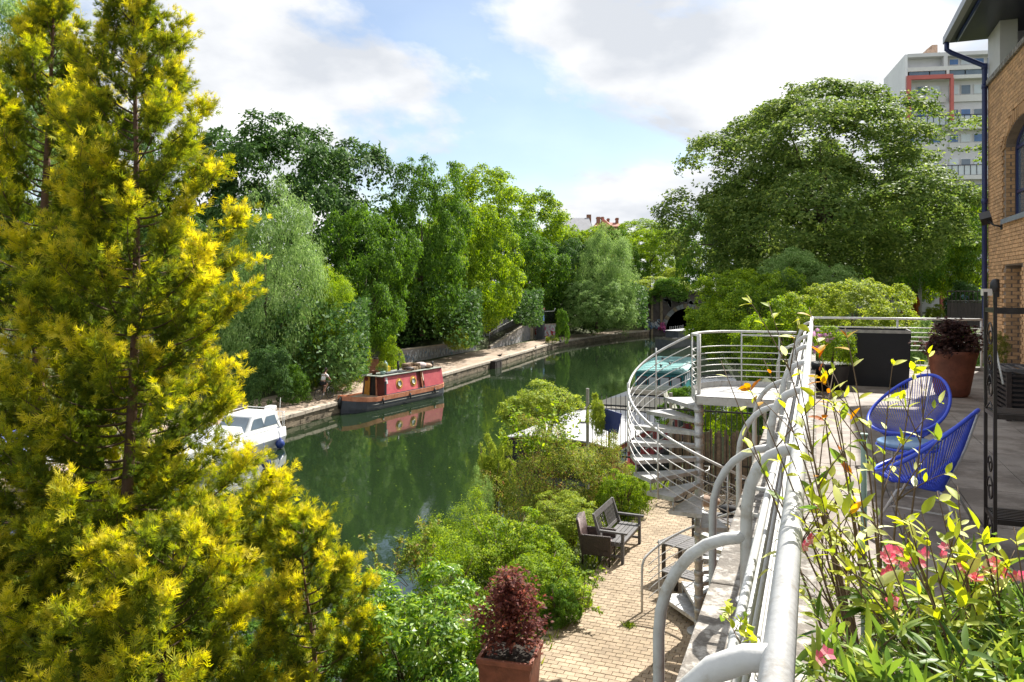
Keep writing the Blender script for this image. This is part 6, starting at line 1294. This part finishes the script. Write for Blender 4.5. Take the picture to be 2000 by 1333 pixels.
# ------------------------------------------------------------------ foreground pots and plants
def pot(name, label, u, v, r0, r1, h, mt):
    e = empty(name, label, 'pot', TP(u, v), RZ); MB().lathe([(.001, 0), (r0, 0), (r1*.98, h*.9), (r1*1.06, h*.91), (r1*1.06, h), (r1*.92, h), (r1*.9, h*.9), (.001, h*.88)], (0, 0, 0), 28).build('body', M[mt], e); MB().lathe([(.001, h*.9), (r1*.9, h*.9)], (0, 0, 0), 20).build('soil', M['soil'], e); return e
pot('clay_pot', 'weathered clay pot under the pink flowered bush', 2.35, .52, .17, .22, .42, 'terra')
pot('clay_pot', 'second clay pot close to the rail under the straggly shrub', 2.75, .20, .14, .18, .34, 'tan')
pot('clay_pot', 'low wide pot at the lower right corner of the terrace', 1.95, 1.05, .20, .25, .38, 'terra')
STK = M['twig']
def stemplant(name, label, specs, base_r, mt, leafL, asp, per, seed, stem_r=.006, stem_m=None, bend=.25, cat='shrub', whorl=False, young=None, drop=.45):
    """specs: (tip point, base point). leaves set along the upper part of every stem and its side twigs"""
    rg = random.Random(seed); r = np.random.default_rng(seed); e = empty(name, label, cat, specs[0][1]); o0 = Vector(specs[0][1]); mb = MB(); C_, A_, N_, L_ = [], [], [], []; Y_ = ([], [], [], [])
    for si, (tip, bs) in enumerate(specs):
        tip, bs = Vector(tip)-o0, Vector(bs)-o0; mid = lerp(bs, tip, .5)+Vector((rg.uniform(-.06, .06), rg.uniform(-.06, .06), abs((tip-bs).z)*.12)); P_ = bez(bs, mid, tip, 14)
        ln = (tip-bs).length; mb.tube(P_, [stem_r*(1.25-1.0*i/14) for i in range(15)], 6)
        brs = [(P_, drop, per)]
        for k in range(rg.choice((2, 3))):
            i = rg.randint(5, 11); s = P_[i]; d = (P_[i+1]-P_[i]).normalized(); sd = Vector((rg.uniform(-1, 1), rg.uniform(-1, 1), rg.uniform(.1, .9))).normalized(); t = s+(d*.5+sd*.9).normalized()*ln*rg.uniform(.14, .26)
            Q_ = bez(s, lerp(s, t, .5)+Vector((0, 0, .02)), t, 5); mb.tube(Q_, [stem_r*.6*(1-.13*j) for j in range(6)], 5); brs.append((Q_, .3, max(4, per//2)))
        for bi, (B, t0, n) in enumerate(brs):
            m = len(B)-1
            for k in range(n):
                t = 1-(1-t0)*rg.random()**(1.9 if whorl else 1.2); f = t*m; i = min(int(f), m-1); p = lerp(B[i], B[i+1], f-i); ax = (B[i+1]-B[i]).normalized()
                sd = Vector((rg.gauss(0, 1), rg.gauss(0, 1), rg.gauss(0, 1))); sd = (sd-ax*sd.dot(ax)).normalized(); a = (ax*rg.uniform(.25, 1.0)+sd*rg.uniform(.6, 1.1)+Vector((0, 0, .05))).normalized()
                nn_ = (Vector((rg.gauss(0, .5), rg.gauss(0, .5), 1))); nn_ = (nn_-a*nn_.dot(a)).normalized()
                tgt = Y_ if (young and si in young and t > .9) else (C_, A_, N_, L_)
                tgt[0].append(p); tgt[1].append(a); tgt[2].append(nn_); tgt[3].append(leafL*rg.uniform(.55, 1.15))
    mb.build('stems', stem_m or STK, e)
    for k, (arr, mm) in enumerate((((C_, A_, N_, L_), G[mt]), (Y_, G['amberleaf']))):
        if not arr[0]: continue
        c, a, n_, L = [np.array(x, float) for x in arr]; v, f = blade_leaves(c, a, n_, L, L*asp, bend); o = bpy.data.objects.new('foliage' if k == 0 else 'young_leaves', np_mesh('foliage', v, f, mm, smooth=False)); COL.objects.link(o); o.parent = e
    return e
rgs = random.Random(77)
for nm, lb, cs, n, Dd, lf, mt_ in (('bramble', 'reddish tipped bramble shoots arching over the bright sky reflection', (800, 1130, 780, 1050), 16, 14.5, .085, 'wild'),
                               ('bramble', 'long lime shoots standing above the hedge left of the wicker chair', (1000, 1130, 1010, 1040), 18, 15.5, .085, 'limegreen'),
                               ('bramble', 'tall leggy shoots rising from the wild bush before the barge', (1070, 960, 1060, 800), 16, 20.0, .12, 'shrub'),
                               ('ground_cover', 'low leafy sprawl at the paver edge between the maple and the wicker chair', (1110, 1180, 1105, 1150), 14, 13.6, .07, 'shrub')):
    sp_l = []
    for k in range(n):
        b_ = Q(cs[0]+rgs.uniform(-50, 50), cs[1]+rgs.uniform(-15, 25), Dd+rgs.uniform(-.3, .5)); b_.z = max(b_.z, .5); t_2 = Q(cs[2]+rgs.uniform(-95, 80), cs[3]+rgs.uniform(-45, 60), Dd+rgs.uniform(-.6, .6)); sp_l.append((t_2, b_))
    stemplant(nm, lb, sp_l, .1, mt_, lf, .5, 26, 90+n, .006, M['twig'], .3)
ob_ = Vector(TP(2.35, .52, FZ+.38)); rg = random.Random(2)
specs = []
for (px, py, D) in [(1580, 1200, 2.0), (1690, 1180, 2.2), (1730, 1120, 2.4), (1760, 1095, 2.5), (1800, 1150, 2.3), (1835, 1100, 2.5), (1870, 1130, 2.4), (1900, 1090, 2.5), (1930, 1140, 2.4), (1960, 1105, 2.5), (1990, 1150, 2.3),
   (1680, 1260, 1.9), (1740, 1240, 2.0), (1790, 1230, 2.1), (1850, 1210, 2.1), (1900, 1220, 2.1), (1960, 1200, 2.2), (1700, 1310, 1.75), (1780, 1300, 1.8), (1850, 1290, 1.8), (1930, 1270, 1.9), (1600, 1290, 1.8), (1985, 1260, 2.0), (1650, 1330, 1.7), (1890, 1330, 1.75), (1580, 1320, 1.75), (1740, 1340, 1.7), (1970, 1320, 1.75)]:
    specs.append((Q(px+rg.uniform(-10, 10), py, D), ob_+Vector((rg.uniform(-.1, .1), rg.uniform(-.1, .1), 0))))
ole_ = stemplant('oleander', 'oleander bush with long narrow leaves and pink flowers in the lower right corner', specs, .1, 'ole', .092, .18, 40, 4, .006)
sp2 = [(Q(px, py, D), Vector(TP(1.95, 1.05, FZ+.3))) for px, py, D in [(1900, 1230, 2.1), (1950, 1180, 2.2), (1990, 1200, 2.1), (2030, 1180, 2.1), (1870, 1290, 1.9), (1940, 1300, 1.9), (1990, 1290, 1.9), (2040, 1260, 1.9)]]
stemplant('oleander', 'second oleander with dark upright leaves at the very right corner', sp2, .1, 'ole', .10, .2, 28, 14, .006)
flp = []
for (px, py, D, n) in ((1740, 1080, 2.42, 12), (1762, 1095, 2.4, 8), (1735, 1110, 2.4, 8), (1830, 1080, 2.45, 6), (1885, 1110, 2.35, 7), (1940, 1108, 2.35, 8), (1915, 1130, 2.3, 5), (1610, 1282, 1.85, 4), (1565, 1062, 2.5, 3), (1745, 1186, 2.2, 3), (1800, 1090, 2.4, 3), (1975, 1120, 2.3, 3), (1955, 1120, 2.35, 4)):
    for _ in range(max(2, int(n*.6))): flp.append(Q(px+random.gauss(0, 12), py+random.gauss(0, 8), D-.12+random.gauss(0, .02)))
flowers(ole_, flp, 'pinkf', .018)
# straggly broad leaved shrub leaning over the rail
sb = Vector(TP(2.75, .20, FZ+.30))
tips = [(1548, 650, 2.7), (1580, 600, 2.9), (1500, 590, 3.0), (1462, 755, 2.8), (1408, 705, 2.9), (1490, 700, 2.8), (1450, 850, 2.6), (1530, 860, 2.5), (1620, 755, 2.5), (1565, 830, 2.4), (1600, 690, 2.7), (1650, 640, 2.8), (1745, 700, 2.7), (1790, 705, 2.7), (1640, 800, 2.4), (1700, 830, 2.4), (1670, 900, 2.3), (1600, 950, 2.3), (1815, 690, 2.8)]
specs = [(Q(px, py, D), sb+Vector((random.uniform(-.05, .05), random.uniform(-.05, .05), 0))) for px, py, D in tips]
stemplant('straggly_shrub', 'tall thin stemmed shrub with yellow and orange leaf tips leaning over the rail', specs, .05, 'vari', .056, .42, 9, 21, .0045, M['twig'], .2, whorl=True, young=(0, 1, 3, 5, 10, 11), drop=.25)
tips = [(1560, 1010, 2.2), (1640, 990, 2.2), (1700, 1000, 2.2), (1740, 960, 2.2), (1800, 1000, 2.2), (1850, 1060, 2.2), (1900, 1000, 2.3), (1945, 1040, 2.2), (1980, 1030, 2.2), (1830, 960, 2.3), (1610, 1060, 2.1), (1680, 1060, 2.1), (1760, 1050, 2.1), (1870, 950, 2.4)]
specs = [(Q(px, py, D), ob_+Vector((random.uniform(-.12, .12), random.uniform(-.1, .1), 0))) for px, py, D in tips]
stemplant('pale_leaved_shrub', 'shrub with creamy white variegated leaves rising behind the pink flowers', specs, .05, 'vari', .07, .36, 8, 33, .0045, M['twig'], .15, drop=.4)
tips = [(1585, 1060, 3.0), (1620, 1040, 3.1), (1650, 1080, 2.9), (1600, 1100, 2.8), (1640, 1120, 2.7), (1690, 1090, 2.9), (1570, 1130, 2.6), (1610, 1150, 2.6), (1560, 1010, 3.1)]
specs = [(Q(px, py, D), Vector(TP(2.9, .32, FZ+.1))) for px, py, D in tips]
stemplant('small_weedy_plant', 'fine leaved weedy plant close beside the rail foot', specs, .05, 'grass', .05, .16, 40, 41, .003, M['twig'], .2)
MB().tube([(0, 0, 0), (0, 0, 1.25)], .012, 8).tube([(0, 0, 1.25), (0, 0, 1.26)], .016, 8).build('plant_cane', M['greycan'], None, TP(3.35, .18, FZ)); tag(bpy.data.objects['plant_cane'], 'thin green cane standing upright among the shrub stems', 'cane')
sp = [(Q(1420, 1175, 1.9), Q(1470, 1290, 1.7)), (Q(1400, 1195, 1.9), Q(1470, 1290, 1.7)), (Q(1455, 1245, 1.75), Q(1475, 1300, 1.68))]
stemplant('creeper_shoot', 'small green creeper shoot poking through the balustrade rods', sp, .02, 'vari', .022, .8, 5, 51, .0018, M['twig'], .1)
# ------------------------------------------------------------------ cyclist
cp0 = W(634, 781, .66); hd = math.atan2(.90, .43)
bicycle('bicycle', 'bicycle ridden along the towpath by the cyclist in white', (cp0.x, cp0.y, .665), hd)
ps = empty('person', 'cyclist with dark hair in a white top and black shorts riding along the towpath', 'person', (cp0.x, cp0.y, .665), hd)
def skinned(name, verts, edges, radii, mt, parent, sub=2):
    me = bpy.data.meshes.new(name); me.from_pydata(verts, edges, []); o = bpy.data.objects.new(name, me); COL.objects.link(o); o.parent = parent
    o.modifiers.new('skin', 'SKIN'); me.skin_vertices or None
    if not me.skin_vertices:
        bm_ = __import__('bmesh').new(); bm_.from_mesh(me); bm_.verts.layers.skin.verify(); bm_.to_mesh(me); bm_.free()
    for sv_, r_ in zip(me.skin_vertices[0].data, radii): sv_.radius = r_ if isinstance(r_, tuple) else (r_, r_)
    me.skin_vertices[0].data[0].use_root = True
    s = o.modifiers.new('sub', 'SUBSURF'); s.levels = sub; s.render_levels = sub; me.materials.append(M[mt]); return o
# pelvis, spine, neck, head; legs to the pedals; arms to the bars
vs = [(-.20, 0, .98), (-.12, 0, 1.18), (-.04, 0, 1.36), (.01, 0, 1.46), (.04, 0, 1.55), (.07, 0, 1.64),
      (-.16, .10, .93), (.16, .11, .74), (-.04, .11, .30), (.08, .11, .22), (-.16, -.10, .93), (.10, -.11, .90), (-.14, -.11, .54), (-.04, -.11, .46),
      (-.0, .19, 1.40), (.14, .25, 1.20), (.30, .25, 1.04), (.36, .24, 1.03), (-.0, -.19, 1.40), (.14, -.25, 1.20), (.30, -.25, 1.04), (.36, -.24, 1.03)]
es = [(0, 1), (1, 2), (2, 3), (3, 4), (4, 5), (0, 6), (6, 7), (7, 8), (8, 9), (0, 10), (10, 11), (11, 12), (12, 13), (3, 14), (14, 15), (15, 16), (16, 17), (3, 18), (18, 19), (19, 20), (20, 21)]
rd = [(.15, .13), (.13, .11), (.15, .12), (.07, .07), .05, .05, .10, .065, .045, .035, .10, .065, .045, .035, .055, .042, .032, .03, .055, .042, .032, .03]
skinned('body', vs, es, rd, 'skin', ps)
skinned('shirt', [(-.17, 0, 1.08), (-.12, 0, 1.20), (-.04, 0, 1.36), (.0, 0, 1.44), (0, .18, 1.41), (.07, .22, 1.29), (0, -.18, 1.41), (.07, -.22, 1.29)], [(0, 1), (1, 2), (2, 3), (3, 4), (4, 5), (3, 6), (6, 7)], [(.16, .145), (.15, .13), (.165, .135), (.09, .09), .07, .06, .07, .06], 'cloth_white', ps)
skinned('shorts', [(-.20, 0, .98), (-.17, 0, 1.08), (-.16, .10, .94), (.06, .11, .82), (-.16, -.10, .94), (.02, -.11, .91)], [(0, 1), (0, 2), (2, 3), (0, 4), (4, 5)], [(.165, .15), (.155, .14), .12, .085, .12, .085], 'cloth_black', ps)
hd_ = MB().sphere((0, 0, 0), .098, 16, 1.05, .85, 1.25).tube([(.095, 0, -.01), (.125, 0, -.03)], [.02, .012], 6).sphere((0, .085, -.01), .025, 6, 1, .5, 1.2).sphere((0, -.085, -.01), .025, 6, 1, .5, 1.2).build('head', M['skin'], ps, (.10, 0, 1.70))
MB().sphere((0, 0, 0), .11, 14, 1.0, .9, 1.15).sphere((-.1, 0, -.10), .06, 10, 1, .8, 1.5).build('hair', M['hair'], ps, (.075, 0, 1.725))
for s in (1, -1): MB().sphere((0, 0, 0), .016, 8).build('eye', M['cloth_black'], ps, (.19, .035*s, 1.72))
# ------------------------------------------------------------------ golden cypresses
def cypress(name, label, px, D, ytop, base_z, Rm, nb, seed, lean=0., tw=14, sp_=11, group='golden cypresses on the near bank', hmin=.04, pexp=.78, trunk_r=.13, tipk=1., bare=0.):
    r = np.random.default_rng(seed); rg = random.Random(seed); x0 = (px-1000)/F*D; top = CAMZ+(HZ-ytop)/F*D; H = top-base_z
    e = empty(name, label, 'tree', (x0, D, base_z), 0, group)
    axis = lambda t: Vector((lean*t+.10*math.sin(t*5+seed), .08*math.sin(t*4+1), H*t))
    MB().tube([axis(i/24) for i in range(25)], [trunk_r*(1.15-i/24*1.05) for i in range(25)], 10).build('trunk', M['barkred'], e)
    mb = MB(); C, A, S_, TT = [], [], [], []
    for i in range(nb):
        t = hmin+(1-hmin)*((i+rg.random())/nb); az = i*2.39996+rg.uniform(-.5, .5); o = axis(t)
        if bare and .25 < t < .86 and math.sin(az) < -.55 and rg.random() < bare: continue
        prof = Rm*((1-t)**pexp)*(1.0 if t > .12 else .7+t*2.5); L = max(.22, prof*rg.uniform(.55, 1.12)+.08)*(.72 if bare and .28 < t < .405 and math.cos(az) > .1 and px > 200 else 1)
        up0 = .10+.9*t**2; dr = rg.uniform(-.1, .12)
        P = []
        for k in range(9):
            s = k/8; rad = L*s; z = L*(up0*s+dr*s-.30*s*(1-s)*1.6+.16*s*s); P.append(o+Vector((math.cos(az+.15*s)*rad, math.sin(az+.15*s)*rad, z)))
        mb.tube(P, [.022*(1-.8*k/8)*(.5+L*.3) for k in range(9)], 4)
        ntw = int(tw*(.5+L*.42)); bt_ = rg.uniform(.6, 1.2)
        for k in range(ntw):
            s = 1-.72*rg.random()**1.6 if k > 1 else 1.; f = s*8; j = min(int(f), 7); p = lerp(P[j], P[j+1], f-j); ax = (P[j+1]-P[j]).normalized()
            sd = Vector((rg.gauss(0, 1), rg.gauss(0, 1), rg.gauss(.25, .8))).normalized(); d = (ax*1.05+sd*.95+Vector((0, 0, .28))).normalized(); tl = rg.uniform(.22, .55)*min(1, .32+.5*L); tt_ = (s**1.3)*rg.uniform(.45, 1.4)*bt_*tipk
            q = p+d*tl; m_ = lerp(p, q, .5)+Vector((0, 0, -.03))
            if rg.random() < .35: mb.tube([p, m_, q], [.006, .004, .002], 3, caps=False)
            n = int(sp_*(.42+tl*1.1))
            for w in range(n):
                g_ = rg.random(); b = lerp(p, q, g_)+Vector((rg.gauss(0, .03), rg.gauss(0, .03), rg.gauss(0, .03))); C.append(b); A.append((d+Vector((rg.gauss(0, .45), rg.gauss(0, .45), rg.gauss(.1, .4)))).normalized()); S_.append(rg.uniform(.08, .18)*(.7+.3*min(1, L))); TT.append(min(1, max(0, (.45+.6*g_)*tt_+rg.gauss(0, .05))))
    mb.build('branches', M['twig'], e)
    C, A, S_, TT = np.array(C, float), np.array(A, float), np.array(S_), np.array(TT); N = len(C)
    nn_ = r.normal(size=(N, 3))+np.array([0, -.0, .4]); nn_ = nrm(nn_-A*(nn_*A).sum(1, keepdims=True)); sd = np.cross(nn_, A)
    V = [C]; F_ = []; K = 1; lobs = []
    for (ang, st, ln) in ((0, 0, 1.0), (.75, .02, .70), (-.75, .08, .70), (.72, .22, .60), (-.72, .30, .56), (.68, .44, .44), (-.68, .52, .40), (.6, .66, .28), (-.6, .72, .26)):
        d = A*math.cos(ang)+sd*math.sin(ang); s0 = C+A*(S_*st)[:, None]; tip_ = s0+d*(S_*ln)[:, None]+nn_*(S_*r.normal(size=N)*.16)[:, None]; e_ = np.cross(nn_, d); m_ = s0+d*(S_*ln*.12)[:, None]
        wv = (S_*(.020+ln*.058))[:, None]; lobs.append((st, st+ln)); V += [m_+e_*wv, tip_, m_-e_*wv]; F_ += [[K, K+1, K+2]]; K += 3
    v = np.stack(V, 1).reshape(-1, 3); f = (np.array(F_)[None]+(np.arange(N)*K)[:, None, None]).reshape(-1, 3)
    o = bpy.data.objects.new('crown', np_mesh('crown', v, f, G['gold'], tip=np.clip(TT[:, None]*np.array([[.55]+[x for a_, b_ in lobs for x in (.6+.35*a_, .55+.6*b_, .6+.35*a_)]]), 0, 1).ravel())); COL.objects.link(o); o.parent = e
    return e, N
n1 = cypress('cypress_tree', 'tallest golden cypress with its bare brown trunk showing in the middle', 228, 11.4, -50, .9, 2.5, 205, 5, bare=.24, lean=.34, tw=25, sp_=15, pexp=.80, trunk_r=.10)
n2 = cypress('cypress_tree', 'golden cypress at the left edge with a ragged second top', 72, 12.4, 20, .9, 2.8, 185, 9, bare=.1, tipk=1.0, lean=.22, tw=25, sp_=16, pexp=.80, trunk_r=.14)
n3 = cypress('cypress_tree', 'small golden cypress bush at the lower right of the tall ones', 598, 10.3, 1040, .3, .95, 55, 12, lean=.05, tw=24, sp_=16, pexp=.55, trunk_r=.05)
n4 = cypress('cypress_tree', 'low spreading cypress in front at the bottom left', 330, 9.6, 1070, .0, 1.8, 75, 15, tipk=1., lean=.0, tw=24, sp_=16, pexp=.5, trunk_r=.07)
